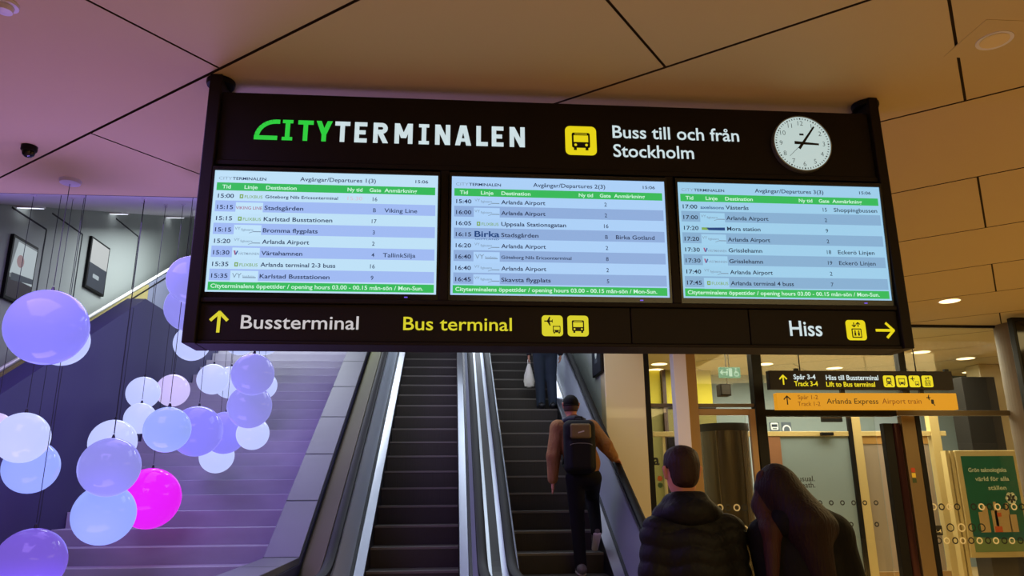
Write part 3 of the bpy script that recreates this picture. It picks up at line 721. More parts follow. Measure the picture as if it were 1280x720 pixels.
# white column and the tan door frame with its dark drum
c0, c1 = at(842.5, 480, YG - .16), at(859, 480, YG - .16)
struct('trim_11', MB().box(c0.x, c1.x, YG - .18, YG - .02, 0, H - .02), white_m, bevel=.008)
f = thing('door_frame', 'tan timber door frame round the dark curved door, right of the white column', 'door frame', (X(905, 560), YG, 0))
MB().box(c1.x + .01, X(874, 540), YG - .05, YG + .0, 0, H - .02).build('jamb', tan_m, f, bevel=.006)
MB().box(X(874, 540), X(937, 540), YG - .05, YG + .01, zl0 - .09, zl0 - .005).build('lintel', tan_m, f, bevel=.006)
MB().box(X(937, 540), X(944.5, 540), YG - .05, YG + .01, 0, zl0 - .005).build('jamb', tan_m, f, bevel=.006)
dr = thing('revolving_door', 'dark smoked curved drum of a revolving door inside the tan frame', 'door', (X(907, 560), YG + .75, 0))
zc_ = Z(907, 527, YG + .35)
cx_ = X(907, 560, YG + .7); rr = .36
MB().lathe((cx_, YG + .75, .02), [(rr, 0), (rr, zc_ - .1)], 40).build('drum', mat('smoked_drum', (104, 88, 62), .22, .45, coat=.4), dr, smooth=True)
MB().lathe((cx_, YG + .75, zc_ - .1), [(.001, .1), (rr + .01, .09), (rr + .012, 0), (rr, -.02)], 40).build('canopy', mat('drum_canopy', (48, 42, 34), .5), dr, smooth=True)
for a in (-2.2, -1.15):
    MB().tube([(cx_ + (rr + .006) * math.cos(a), YG + .75 + (rr + .006) * math.sin(a), z) for z in (.05, zc_ - .12)], .008, 8).build('seam_post', bronze_m, dr, smooth=True)

# bronze sliding door pocket
sd = thing('sliding_door', 'open bronze sliding door leaf with black rubber edges in the middle of the glass front', 'door', (X(1130, 600), YG, 0))
zd = Z(1120, 530)
x0, x1, x2, x3, x4 = (X(v, 545, YG - .1) for v in (1104, 1115, 1128, 1145, 1151))
MB().box(x0, x1, YG - .14, YG - .04, .02, zd).build('edge_seal', black_m, sd, bevel=.006)
MB().lathe(((x1 + x2) / 2, YG - .06, .02), [(.001, 0), ((x2 - x1) / 2, 0), ((x2 - x1) / 2, zd - .02), (.001, zd - .02)], 24).build('stile', mat('maroon_metal', (74, 44, 42), .14, .7), sd, smooth=True)
leaf = MB().box(x2, x3, YG - .13, YG - .03, .02, zt0 - .01).build('leaf', bronze_m, sd, bevel=.006)
MB().box(x3, x4, YG - .14, YG - .02, .02, zt0 - .01).build('edge_seal', black_m, sd, bevel=.006)
MB().box(x4, x4 + .06, YG - .02, YG + .03, .02, zt0 - .01).build('fixed_panel', mat('dull_bronze', (104, 84, 54), .4, .4), sd, bevel=.004)
d = Draw((0, YG - .131, 0), (1, 0, 0), (0, 0, 1), (0, -1, 0))
q = at(1142.5, 596, YG - .13)
for i, c in enumerate(('s1', 's2', 's3')): d.rect(c, q.x - .028, q.z + .06 - i * .07, q.x + .028, q.z + .12 - i * .07, .001)
d.done(leaf, 'sticker', {'s1': mat('sticker_red', (170, 60, 24), .5), 's2': mat('sticker_yellow', (214, 180, 60), .5), 's3': mat('sticker_green', (50, 66, 34), .5)})

# ------------------------------------------------------------------ inside the train hall
YI = 12.4                     # inner screen of cream timber and frosted panels
sc = thing('inner_screen', 'cream timber and blue grey panel screen standing inside the train hall', 'partition', (X(1000, 600, YI), YI, 0))
zr0, zr1 = Z(1000, 545.5, YI), Z(1000, 539.5, YI)
MB().box(X(815, 540, YI), X(1180, 540, YI), YI - .05, YI + .05, zr0, zr1).build('rail', creamwood_m, sc, bevel=.005)
for a_, b_ in ((1066, 1077), (1164, 1175.5)): MB().box(X(a_, 560, YI), X(b_, 560, YI), YI - .06, YI + .06, 0, Z(1070, 515, YI)).build('post', creamwood_m, sc, bevel=.005)
MB().box(X(829, 570, YI), X(832, 570, YI), YI - .03, YI + .03, 0, zr0).build('post', creamwood_m, sc)
MB().box(X(976, 600, YI), X(1066, 560, YI), YI - .02, YI + .02, .25, zr0).build('panel', hallblue_m, sc)
MB().box(X(962, 600, YI), X(975, 560, YI), YI - .04, YI + .04, 0, zr0).build('post', mat('brown_post', (150, 104, 74), .5), sc)
MB().box(X(1077, 560, YI), X(1160, 560, YI), YI - .02, YI + .02, .25, zr0 - .1).build('panel', taupe_m, sc)
MB().box(X(1077, 560, YI), X(1160, 560, YI), YI - .03, YI + .03, zr0 - .13, zr0).build('panel_head', mat('tan_head', (168, 128, 66), .5), sc)
MB().box(X(940, 600, YI), X(1164, 560, YI), YI - .04, YI + .04, 0, .24).build('plinth', tan_m, sc)
MB().box(X(1061, 560, YI), X(1066, 560, YI), YI - .065, YI - .02, 0, Z(1070, 515, YI)).build('post_edge', black_m, sc)
mb = MB().box(X(835, 540, YI), X(876, 540, YI), YI + .1, YI + .12, .2, zr0); mb.build('panel', char_m, sc)
for (a_, b_, y0_, y1_), nm, lb in (((1028, 1053, 520, 527.5), 'door_sensor', 'black sensor box above the cream rail of the inner screen'), ((1025, 1040, 540.5, 544.5), 'door_sensor', 'small black sensor on the face of the cream rail')):
    b = MB().box(X(a_, 540, YI - .08), X(b_, 540, YI - .08), YI - .14, YI - .062, Z(1030, y1_, YI - .1), Z(1030, y0_, YI - .1)).build(nm, black_m, None, bevel=.008); tag(b, lb, 'sensor')
# two small pictograms standing on the rail
for i, (a_, kind) in enumerate(((962.5, 0), (977.5, 1))):
    p0 = at(a_, 539, YI - .04)
    ob = MB().box(p0.x, p0.x + .17, YI - .045, YI - .03, p0.z, p0.z + .15).build('pictogram_sign', mat('picto_blue', (92, 108, 128), .5), None)
    tag(ob, ('small blue grey train pictogram plate' if not kind else 'small blue grey bent arrow plate') + ' standing on the cream rail', 'sign')
    d = Draw((p0.x, YI - .046, p0.z), (1, 0, 0), (0, 0, 1), (0, -1, 0))
    if not kind: d.rrect('w', .02, .02, .15, .14, .02, .001); d.rect('k', .035, .07, .135, .115, .002); d.rect('k', .05, .035, .12, .05, .002)
    else: d.ring('w', .085, .03, .05, .075, .001, 14, 0, 180); d.line('w', (.022, .03), (.022, .005), .025, .001); d.line('w', (.148, .03), (.148, .005), .025, .001)
    d.done(ob, 'symbol', {'w': mat('picto_white', (222, 232, 240), .5, emit=(222, 232, 240), strength=.3), 'k': mat('picto_ink', (50, 64, 84), .5)})

# yellow-green lit wall panels with dark posts, grey slab, cream pillar
YB = 14.6
og = thing('wall_panelling', 'yellow green wall panels with dark posts deep in the train hall', 'wall panel', (X(850, 480, YB), YB, 0))
ZA, ZB_ = Z(850, 507, YB), Z(850, 467, YB)
for a_, b_ in ((806, 826), (832, 864), (870, 890)): MB().box(X(a_, 490, YB), X(b_, 490, YB), YB, YB + .06, ZA, H - .02).build('panel', olive_m, og)
for a_, b_ in ((826.5, 831), (864, 868)): MB().box(X(a_, 490, YB), X(b_, 490, YB), YB - .12, YB - .02, 0, H - .02).build('post', mat('dark_red_post', (52, 26, 20), .5), og)
MB().box(X(806, 490, YB), X(893, 490, YB), YB, YB + .06, 0, ZA - .06).build('lower_panel', mat('olive_dark', (104, 98, 40), .6), og)
MB().box(X(806, 490, YB), X(893, 490, YB), YB - .03, YB + .05, ZA - .06, ZA).build('ledge', char_m, og)
sl = MB().box(X(1206, 500, 12.9), X(1248, 500, 12.9), 12.9, 13.3, 0, Z(1228, 471, 12.9)).build('dark_slab', char_m, None, bevel=.01); tag(sl, 'tall charcoal slab behind the green poster inside the hall', 'slab')
cp = MB().box(X(1234, 520, 13.6), X(1272, 520, 13.6), 13.6, 14.0, 0, H - .02).build('pillar', cream_m, None, bevel=.02); tag(cp, 'cream pillar inside the hall behind the grey column at the right edge', 'pillar')
# grey column outside at the right edge, with a black screen on it
gc = MB(); a_, b_ = at(1268, 450, YG - .3), at(1318, 450, YG - .3)
gc.lathe(((a_.x + b_.x) / 2, YG - .1, 0), [((b_.x - a_.x) / 2, 0), ((b_.x - a_.x) / 2, H - .02)], 40)
struct('trim_12', gc, mat('grey_column', (128, 116, 102), .6))
bs = thing('wall_display', 'tall black display panel on the grey column at the right edge', 'screen', (at(1275, 560, 9.4).x, 9.4, at(1275, 545, 9.4).z))
MB().box(at(1273, 450, 9.4).x, at(1273, 450, 9.4).x + .75, 9.38, 9.48, at(1276, 545, 9.4).z, at(1276, 397, 9.4).z).build('casing', black_m, bs, bevel=.008)
MB().box(at(1276, 450, 9.4).x, at(1273, 450, 9.4).x + .72, 9.374, 9.38, at(1276, 541, 9.4).z, at(1276, 402, 9.4).z).build('glass', mat('black_glass', (8, 8, 9), .08), bs)

# green poster in its cream case
YP = 11.6
po = thing('poster_case', 'cream framed case with a green printed poster inside the hall at the right', 'poster', (X(1235, 630, YP), YP, .3))
xa, xb, za, zb_ = X(1199, 600, YP), X(1281, 630, YP), Z(1240, 697, YP), Z(1230, 563, YP)
MB().box(xa, xb, YP, YP + .12, za, zb_).build('case', creamwood_m, po, bevel=.01)
for a_ in (1188, 1194): MB().box(X(a_, 600, YP), X(a_ + 4, 600, YP), YP + .02, YP + .14, 0, zb_).build('upright', creamwood_m, po)
xc, xd, zc0, zd0 = X(1207, 610, YP), X(1277, 630, YP), Z(1240, 690, YP), Z(1230, 570, YP)
sh = MB().box(xc, xd, YP - .004, YP, zc0, zd0).build('poster_sheet', mat('poster_green', (18, 98, 70), .5), po)
d = Draw((xc, YP - .004, zc0), (1, 0, 0), (0, 0, 1), (0, -1, 0)); W_, H_ = xd - xc, zd0 - zc0
d.text('c', 'Grön teknologiska', .10 * W_, .83 * H_, .066, .72 * W_, .016); d.text('c', 'värld för alla', .20 * W_, .735 * H_, .066, .64 * W_, .016); d.text('c', 'ställen', .42 * W_, .64 * H_, .066, .34 * W_, .016)
for a_ in range(6): d.disc('c', (.82 + .06 * math.cos(a_ * 1.047)) * W_, (.55 + .035 * math.sin(a_ * 1.047)) * H_, .045, .0012)
d.rect('p', 0, 0, W_, .20 * H_, .001); d.poly('t', [(.0, .16 * H_), (W_, .10 * H_), (W_, .20 * H_), (.6 * W_, .24 * H_), (0, .20 * H_)], .0016)
for x_, w_, h_, c in ((.16, .08, .28, 's'), (.24, .10, .36, 's'), (.40, .12, .30, 's'), (.46, .05, .42, 's'), (.52, .16, .32, 's'), (.68, .06, .40, 's'), (.72, .14, .24, 's'), (.42, .14, .08, 'o')):
    d.rect(c, x_ * W_, .20 * H_, (x_ + w_) * W_, (.20 + h_ * .75) * H_, .002 if c == 's' else .003)
d.rect('o', .50 * W_, .36 * H_, .58 * W_, .40 * H_, .003)
d.done(sh, {'c': 'poster_lettering', 's': 'poster_picture', 'o': 'poster_picture', 'p': 'poster_picture', 't': 'poster_picture'},
       {'c': mat('poster_cream', (214, 222, 186), .5), 's': mat('poster_sand', (196, 164, 108), .5), 'o': mat('poster_orange', (206, 92, 40), .5), 'p': mat('poster_sage', (118, 140, 82), .5), 't': mat('poster_teal', (20, 92, 84), .5)})

# green exit sign, loudspeaker
YE_ = 11.4
a_, b_ = at(900, 472, YE_), at(925, 459, YE_)
ex = thing('exit_sign', 'small green lit escape sign hanging inside the glass front', 'sign', ((a_.x + b_.x) / 2, YE_, a_.z))
bx = MB().box(a_.x, b_.x, YE_, YE_ + .06, a_.z, b_.z).build('light_box', glow('exit_green', (4, 132, 110), 1.0, (4, 20, 18)), ex, bevel=.004)
MB().tube([((a_.x + b_.x) / 2, YE_ + .03, b_.z), ((a_.x + b_.x) / 2, YE_ + .03, H - .018)], .01, 8).build('hanger', black_m, ex)
d = Draw((a_.x, YE_ - .001, a_.z), (1, 0, 0), (0, 0, 1), (0, -1, 0)); w_, h_ = b_.x - a_.x, b_.z - a_.z
arrow(d, 'w', .17 * w_, .5 * h_, .09, .018, 180)
d.rect('w', .44 * w_, .12 * h_, .60 * w_, .88 * h_)
d.disc('w', .38 * w_, .76 * h_, .014); d.line('w', (.37 * w_, .62 * h_), (.33 * w_, .2 * h_), .02); d.line('w', (.37 * w_, .62 * h_), (.30 * w_, .5 * h_), .014)
d.ring('w', .80 * w_, .34 * h_, .028, .042, n=14); d.line('w', (.78 * w_, .42 * h_), (.78 * w_, .72 * h_), .018); d.disc('w', .78 * w_, .84 * h_, .014); d.line('w', (.79 * w_, .5 * h_), (.86 * w_, .5 * h_), .014)
d.done(bx, 'symbol', {'w': glow('exit_white', (190, 236, 220), .7)})
a_, b_ = at(900, 495, 11.9), at(912, 480, 11.9)
sp_ = thing('loudspeaker', 'dark box loudspeaker hanging below the green escape sign', 'speaker', ((a_.x + b_.x) / 2, 11.9, a_.z))
MB().box(a_.x, b_.x, 11.85, 12.05, a_.z, b_.z).build('box', char_m, sp_, bevel=.01)
MB().box(a_.x + .02, b_.x - .02, 11.842, 11.85, a_.z + .02, b_.z - .02).build('grille', mat('speaker_grille', (58, 54, 48), .8), sp_)
MB().tube([(b_.x - .02, 11.95, b_.z), (b_.x - .02, 11.95, H - .018)], .012, 8).build('hanger', black_m, sp_)

# two hanging way signs before the glass
YW = 9.6
def waysign(name, label, p0, p1, m):
    a, b = at(*p0, YW), at(*p1, YW)
    t = thing(name, label, 'sign', ((a.x + b.x) / 2, YW, b.z))
    bx = MB().box(a.x, b.x, YW, YW + .10, b.z, a.z).build('sign_box', m, t, bevel=.006)
    return t, bx, a, b
t, bx, a, b = waysign('way_sign', 'black hanging way sign to tracks 3-4 and the lift, above the yellow sign', (960.5, 463), (1193, 487), dark_m)
for x_ in (1002, 1147.5): MB().tube([(X(x_, 463, YW), YW + .05, a.z), (X(x_, 463, YW), YW + .05, H - .018)], .008, 8).build('hanger_rod', black_m, t)
for x_ in (997, 1185): q = at(x_, 463, YW); MB().box(q.x - .03, q.x + .03, YW + .03, YW + .07, a.z - .005, a.z + .035).build('bracket', black_m, t)
d = Draw((0, YW - .001, 0), (1, 0, 0), (0, 0, 1), (0, -1, 0))
def wt(c, s, x0, x1, yb, cap, off=.01): p, q = at(x0, yb, YW), at(x1, yb, YW); d.text(c, s, p.x, p.z, cap, q.x - p.x, off)
q = at(979, 475, YW); arrow(d, 'y', q.x, q.z, .125, .019, 90)
wt('w', 'Spår 3-4', 992, 1019.5, 474, .066, .02); wt('y', 'Track 3-4', 993, 1022.5, 482.5, .066, .02)
wt('w', 'Hiss till Bussterminal', 1032.5, 1098, 474.8, .066, .02); wt('y', 'Lift to Bus terminal', 1033, 1094, 483.2, .066, .02)
for i, k in enumerate(('train', 'bus', 'airbus', 'lift')):
    q = at(1105 + 16.1 * i, 484, YW); picto(d, k, q.x, q.z, .158, 'k', 'y')
d.done(bx, {'w': 'lettering_white', 'y': 'lettering_yellow', 'k': 'pictogram_symbol'}, SM)
t, bx, a, b = waysign('way_sign', 'amber hanging sign to the airport train on tracks 1-2, below the black way sign', (970, 491), (1198.5, 512), glow('amber_sign', (226, 152, 24), .85))
for x_ in (1055, 1133, 1154): q = at(x_, 489, YW); MB().box(q.x - .03, q.x + .03, YW + .03, YW + .07, a.z, at(1060, 487, YW).z).build('bracket', black_m, t)
d = Draw((0, YW - .001, 0), (1, 0, 0), (0, 0, 1), (0, -1, 0))
q = at(984, 500.5, YW); arrow(d, 'k', q.x, q.z, .115, .016, 90)
wt('br', 'Spår 1-2', 997.5, 1022.5, 499, .055, .0); wt('br', 'Track 1-2', 997.5, 1025.5, 507.3, .055, .0)
wt('k', 'Arlanda Express', 1033.5, 1098, 504.6, .068, .004); wt('br', 'Airport train', 1103, 1152, 504.6, .068, .0)
q = at(1159, 505.5, YW); d.line('k', (q.x, q.z + .09), (q.x + .06, q.z + .09), .012); d.poly('k', [(q.x + .02, q.z + .09), (q.x + .035, q.z + .13), (q.x + .045, q.z + .13), (q.x + .04, q.z + .09), (q.x + .045, q.z + .055), (q.x + .035, q.z + .055)])
d.rrect('k', q.x + .06, q.z + .005, q.x + .10, q.z + .065, .01); d.line('k', (q.x + .09, q.z + .005), (q.x + .11, q.z - .015), .012)
d.done(bx, {'k': 'lettering_dark', 'br': 'lettering_brown'}, {'k': mat('sign_ink', (30, 20, 10), .6), 'br': mat('sign_brown', (132, 76, 20), .6)})

# ------------------------------------------------------------------ ceiling fittings
def downlight(x, y, label, r=.085, lit=True, plate=False, z=H - .018):
    q = atZ(x, y, z); t = thing('downlight', label, 'ceiling light', (q.x, q.y, z), 'ceiling downlights')
    if plate: MB().box(q.x - .17, q.x + .17, q.y - .17, q.y + .17, z - .002, z + .004).build('plate', ceil_m, t)
    MB().lathe((q.x, q.y, z - .004), [(r, 0), (r + .018, -.002), (r + .02, .004)], 32).build('trim_ring', white_m, t, smooth=True)
    MB().lathe((q.x, q.y, z - .006), [(.0005, 0), (r, 0)], 32).build('lens', lamp_m if lit else mat('dim_lens', (214, 186, 130), .4, emit=(214, 186, 130), strength=.04), t)
downlight(1243, 50, 'unlit round downlight in a square plate at the upper right of the ceiling', .07, False, True)
downlight(1187, 376, 'lit round downlight in the ceiling just right of the sign board', .12)
for x, y, lb in ((1151, 440, 'lit downlight seen through the glass right below the sign board corner'), (1207, 448, 'largest lit downlight seen through the glass at the right'), (1213, 465, 'lit downlight above the dark slab in the hall'),
                 (956, 455, 'bright lit downlight beside the thick black glass post'), (1043, 460, 'lit downlight right above the black way sign'), (820, 462, 'lit downlight nearest above the yellow green panels'),
                 (824, 455, 'lit downlight in the hall left of the white column, second from the panels'), (1226, 475, 'small far lit downlight in front of the charcoal slab')):
    if y < 474: downlight(x, y, lb, .15)
q = atZ(37, 183, H - .018)
t = thing('ceiling_camera', 'small black dome camera on the ceiling at the upper left', 'camera', (q.x, q.y, H - .018))
MB().lathe((q.x, q.y, H - .018), [(.001, 0), (.05, 0), (.05, -.03), (.042, -.04)], 24).build('base', black_m, t, smooth=True)
MB().lathe((q.x, q.y, H - .058), [(.042, 0), (.036, -.024), (.02, -.038), (.001, -.042)], 24).build('dome', mat('smoked_dome', (10, 10, 12), .08), t, smooth=True)
q = atZ(7, 5, H - .018)
t = thing('ceiling_sensor', 'pale round detector on the ceiling in the top left corner', 'detector', (q.x, q.y, H - .018))
MB().lathe((q.x, q.y, H - .018), [(.001, 0), (.06, 0), (.058, -.015), (.001, -.02)], 24).build('base', white_m, t, smooth=True)
MB().lathe((q.x, q.y, H - .036), [(.04, 0), (.036, -.025), (.001, -.03)], 24).build('head', white_m, t, smooth=True)
for (x, y), lb in (((36, 257.5), 'white strip light on the sloping ceiling, leftmost of three'), ((146, 265.5), 'white strip light on the sloping ceiling, middle of three'), ((219, 270.5), 'white strip light on the sloping ceiling, nearest the sign board')):
    dv = px(x, y); n_ = Vector((0, -CS, 1)); p = CAM + dv * ((Vector((0, 5.8, H + .03)) - CAM).dot(n_) / dv.dot(n_))
    t = thing('strip_light', lb, 'ceiling light', tuple(p), 'strip lights over the stair')
    sv = Vector((0, 1, CS)).normalized(); nv = Vector((0, -CS, 1)).normalized()
    def slab_(hx, hy, d0, d1, nm, m):
        c = [p + Vector((sx * hx, 0, 0)) + sv * (sy * hy) + nv * dd for dd in (d0, d1) for sx, sy in ((-1, -1), (1, -1), (1, 1), (-1, 1))]
        MB().add(c, [(3, 2, 1, 0), (4, 5, 6, 7), (0, 1, 5, 4), (1, 2, 6, 5), (2, 3, 7, 6), (3, 0, 4, 7)]).build(nm, m, t)
    slab_(.15, .15, -.03, .0, 'housing', white_m); slab_(.135, .135, -.036, -.03, 'diffuser', coolamp_m)

# posters on the left wall and in the escalator shaft
def wallposter(label, corners, X_, face):
    P = [atX(*c, X_) for c in corners]; ys = sorted((p.y for p in P)); zs = sorted(p.z for p in P)
    y0, y1, z0, z1 = (ys[0] + ys[1]) / 2, (ys[2] + ys[3]) / 2, (zs[0] + zs[1]) / 2, (zs[2] + zs[3]) / 2
    s_ = 1 if X_ < 0 else -1
    t = thing('wall_poster', label, 'poster', (X_, (y0 + y1) / 2, z0))
    MB().box(min(X_, X_ + s_ * .05), max(X_, X_ + s_ * .05), y0, y1, z0, z1).build('frame', black_m, t, bevel=.006)
    d = Draw((X_ + s_ * .051, y0 if s_ > 0 else y1, z0), (0, 1 if s_ > 0 else -1, 0), (0, 0, 1), (s_, 0, 0)); face(d, y1 - y0, z1 - z0)
    nm = {}
    d.done(t, 'poster_picture', PM)
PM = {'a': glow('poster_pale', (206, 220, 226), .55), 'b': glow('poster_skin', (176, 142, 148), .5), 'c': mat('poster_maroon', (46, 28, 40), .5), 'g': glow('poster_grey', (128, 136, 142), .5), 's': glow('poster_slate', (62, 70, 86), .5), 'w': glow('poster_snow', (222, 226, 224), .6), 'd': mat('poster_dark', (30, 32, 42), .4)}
def f1(d, w, h):
    d.rect('g', .05 * w, .05 * h, .95 * w, .95 * h); d.rect('a', .3 * w, .34 * h, .95 * w, .92 * h, .003); d.disc('b', .38 * w, .64 * h, .14 * w, .004); d.poly('s', [(.12 * w, .3 * h), (.95 * w, .38 * h), (.95 * w, .46 * h), (.12 * w, .42 * h)], .005)
    d.rect('c', .05 * w, .05 * h, .95 * w, .34 * h, .004); d.poly('a', [(.05 * w, .40 * h), (.3 * w, .42 * h), (.3 * w, .92 * h), (.2 * w, .92 * h)], .0035)
def f2(d, w, h):
    d.rect('w', .05 * w, .50 * h, .95 * w, .96 * h); d.rect('s', .05 * w, .04 * h, .95 * w, .50 * h, .002); d.rrect('a', .28 * w, .24 * h, .6 * w, .32 * h, .02, .003)
def f3(d, w, h):
    d.rect('d', .05 * w, .03 * h, .95 * w, .97 * h); d.disc('a', .5 * w, .7 * h, .10 * w, .003); d.poly('s', [(.3 * w, .4 * h), (.7 * w, .4 * h), (.6 * w, .64 * h), (.4 * w, .64 * h)], .003)
wallposter('framed poster with a pale face and maroon foot, leftmost on the grey wall', ((13, 293), (43, 308), (32, 392), (0, 366)), -6, f1)
wallposter('framed poster, white above slate below, second on the grey wall', ((112, 295), (138, 313), (122, 369), (102, 358)), -6, f2)
wallposter('dark poster on the grey shaft wall beside the right escalator handrail', ((744, 433), (755, 430), (755, 466), (744, 472)), 2.15, f3)

# ------------------------------------------------------------------ hanging globes
G = [  # pixel centre, pixel radius, diameter in metres, colour, label
 (59, 409, 47, .54, 'v', 'big violet globe nearest the left edge, in front of the beige balustrade'),
 (78, 426, 31, .44, 'w', 'pale globe half hidden behind the big violet globe'),
 (179, 491, 20, .38, 'w', 'pale globe at the left of the top pair against the dark wall'),
 (216, 488, 20, .42, 'p', 'pinkish white globe at the right of the top pair against the dark wall'),
 (175, 523, 19, .33, 'w', 'pale globe hanging under the top pair against the dark wall'),
 (141, 553, 28, .46, 'w', 'pale globe peeking out above the lavender globe over the magenta one'),
 (137, 584, 36, .50, 'l', 'lavender globe up left of the magenta globe'),
 (130, 643, 37, .53, 'b', 'light blue globe directly left of the magenta globe'),
 (187, 623, 37, .61, 'm', 'bright magenta globe low over the stair'),
 (28, 547, 31, .40, 'w', 'pale globe, upper of the touching pair at the left edge'),
 (-8, 538, 22, .30, 'p', 'pinkish globe cut off by the left edge of the view'),
 (39, 584, 32, .46, 'b', 'pale blue globe, lower of the touching pair at the left edge'),
 (38, 703, 41, .50, 'd', 'dusky violet globe lowest at the bottom left'),
 (209, 537, 28, .35, 'b', 'light blue globe at the left end of the row of three'),
 (246, 539, 31, .52, 'v', 'violet globe in the middle of the row of three'),
 (281, 541, 26, .47, 'v', 'small violet globe at the right end of the row of three'),
 (271, 570, 21, .41, 'w', 'white globe hanging below the row of three'),
 (316, 542, 20, .35, 'w', 'white globe below the stacked lavender pair near the sign board'),
 (312, 508, 27, .39, 'l', 'lower lavender globe of the stacked pair right of the row of three'),
 (316, 468, 26, .36, 'l', 'upper lavender globe of the stacked pair under the sign board'),
 (266, 474, 19, .36, 'w', 'white globe left of the stacked lavender pair'),
 (288, 478, 20, .42, 'w', 'white globe squeezed between its white neighbour and the stacked pair'),
 (329, 482, 17, .38, 'w', 'white globe peeking out right of the stacked lavender pair'),
 (240, 429, 22, .46, 'w', 'white globe under the lower left corner of the sign board'),
 (300, 424, 20, .44, 'w', 'left white globe of the two cut by the lower edge of the sign board'),
 (330, 424, 20, .50, 'w', 'right white globe of the two cut by the lower edge of the sign board'),
 (240, 350, 30, .35, 'l', 'lavender globe half hidden by the left post of the sign board'),
 (236, 385, 29, .45, 'l', 'lavender globe lower behind the left post of the sign board')]
GC = {'w': ((192, 204, 255), .95), 'p': ((208, 196, 250), .92), 'l': ((148, 148, 232), .85), 'b': ((152, 172, 255), .92), 'v': ((140, 136, 250), .88), 'm': ((226, 30, 236), 1.0), 'd': ((122, 96, 206), .8)}
cable_m = mat('cable_black', (14, 14, 18), .6)
for i, (x, y, rp, D_, c, lb) in enumerate(G):
    p = atD(x, y, FPX * D_ / 2 / rp); r = D_ / 2
    t = thing('globe_lamp', lb, 'lamp', tuple(p), 'hanging globe lamps')
    rgb, k = GC[c]
    gm = mat('globe_' + c, tuple(int(v * .5) for v in rgb), .10, 0, rgb, k * .97, spec=.12)
    MB().sphere(p, r).build('globe', gm, t, smooth=True)
    MB().lathe(p + Vector((0, 0, r)), [(.001, .03), (.008, .028), (.012, .012), (.016, -.002), (.015, -.008)], 16).build('cap', cable_m, t, smooth=True)
    zt_ = (H - .018) if p.y < 5.74 else zc(p.y)
    MB().tube([p + Vector((0, 0, r + .04)), (p.x, p.y, zt_)], .0026, 6).build('cable', cable_m, t)
    MB().lathe((p.x, p.y, zt_), [(.0005, -.016), (.022, -.012), (.024, .02)] if i else [(.0005, -.03), (.07, -.025), (.08, .01)], 20).build('ceiling_canopy', soffit_m, t, smooth=True)
# ------------------------------------------------------------------ people
V3 = lambda *a: np.array(a, float)
skin_m = mat('skin', (196, 132, 102), .5, bump=((160, 160, 160), .05, .001))
def unit(v): v = np.array(v, float); return v / np.linalg.norm(v)
def hand_prims(w, d, curl, lat, thumb):
    """palm, four unequal bent fingers and a thumb leaving the side of the palm"""
    w = np.array(w, float); d, curl, lat = unit(d), unit(curl), unit(lat); o = []
    for s_ in (-.024, -.008, .008, .024):
        o.append(('c', w + lat * s_ * .5, w + d * .085 + lat * s_, .015, .0125, .012))
    for s_, ln in ((-.029, .062), (-.0098, .076), (.0098, .082), (.029, .074)):
        b = w + d * .088 + lat * s_; m_ = b + (d * .8 + curl * .35) * ln * .5; e = m_ + (d * .45 + curl * .85) * ln * .5
        o += [('c', b - d * .01, m_, .0088, .0082, .003), ('c', m_, e, .0082, .0068, .003)]
    b = w + d * .025 + lat * thumb * .022; m_ = b + (d * .6 + lat * thumb * .7 + curl * .3) * .042; e = m_ + (d * .9 + curl * .3) * .034
    return o + [('c', b, m_, .0135, .0105, .008), ('c', m_, e, .0102, .0085, .004)]
def head_rot(yaw, pitch):
    cy, sy, cp, sp = math.cos(yaw), math.sin(yaw), math.cos(pitch), math.sin(pitch)
    def f(x, y, z):                      # nod about x, then turn about z
        y2, z2 = y * cp - z * sp, y * sp + z * cp
        return V3(x * cy - y2 * sy, x * sy + y2 * cy, z2)
    return f
def body_prims(J, hf):
    o = [('e', J['pel'], (.150, .105, .125), .05), ('e', (J['pel'] + J['chest']) / 2, (.135, .100, .20), .06), ('e', J['chest'], (.160, .112, .19), .05),
         ('c', J['shL'], J['shR'], .052, .052, .05), ('c', J['neck'] - V3(0, 0, .05), J['head'] + hf(0, -.015, -.07), .062, .053, .03)]
    h = J['head']
    o += [('e', h, (.077, .096, .112), .02), ('e', h + hf(0, .026, -.058), (.056, .064, .060), .03),
          ('c', h + hf(0, .092, .012), h + hf(0, .112, -.022), .009, .014, .012), ('c', h + hf(-.03, .086, .034), h + hf(.03, .086, .034), .010, .010, .012),
          ('c', h + hf(-.020, .086, -.056), h + hf(.020, .086, -.056), .007, .007, .008), ('e', h + hf(0, .078, -.09), (.022, .018, .018), .02)]
    for s_ in (-1, 1): o += [('c', h + hf(s_ * .087, -.018, .022), h + hf(s_ * .080, -.006, -.024), .015, .011, .006)]
    for s_, a in (('L', -1), ('R', 1)):
        o += [('c', J['sh' + s_], J['el' + s_], .052, .042, .03), ('c', J['el' + s_], J['wr' + s_], .042, .027, .02)]
        o += hand_prims(J['wr' + s_], *J['hand' + s_])
        o += [('c', J['hip' + s_], J['kn' + s_], .088, .056, .04), ('c', J['kn' + s_], J['an' + s_], .056, .036, .02), ('c', J['an' + s_] - V3(0, .02, .03), J['toe' + s_], .038, .028, .02)]
    return o
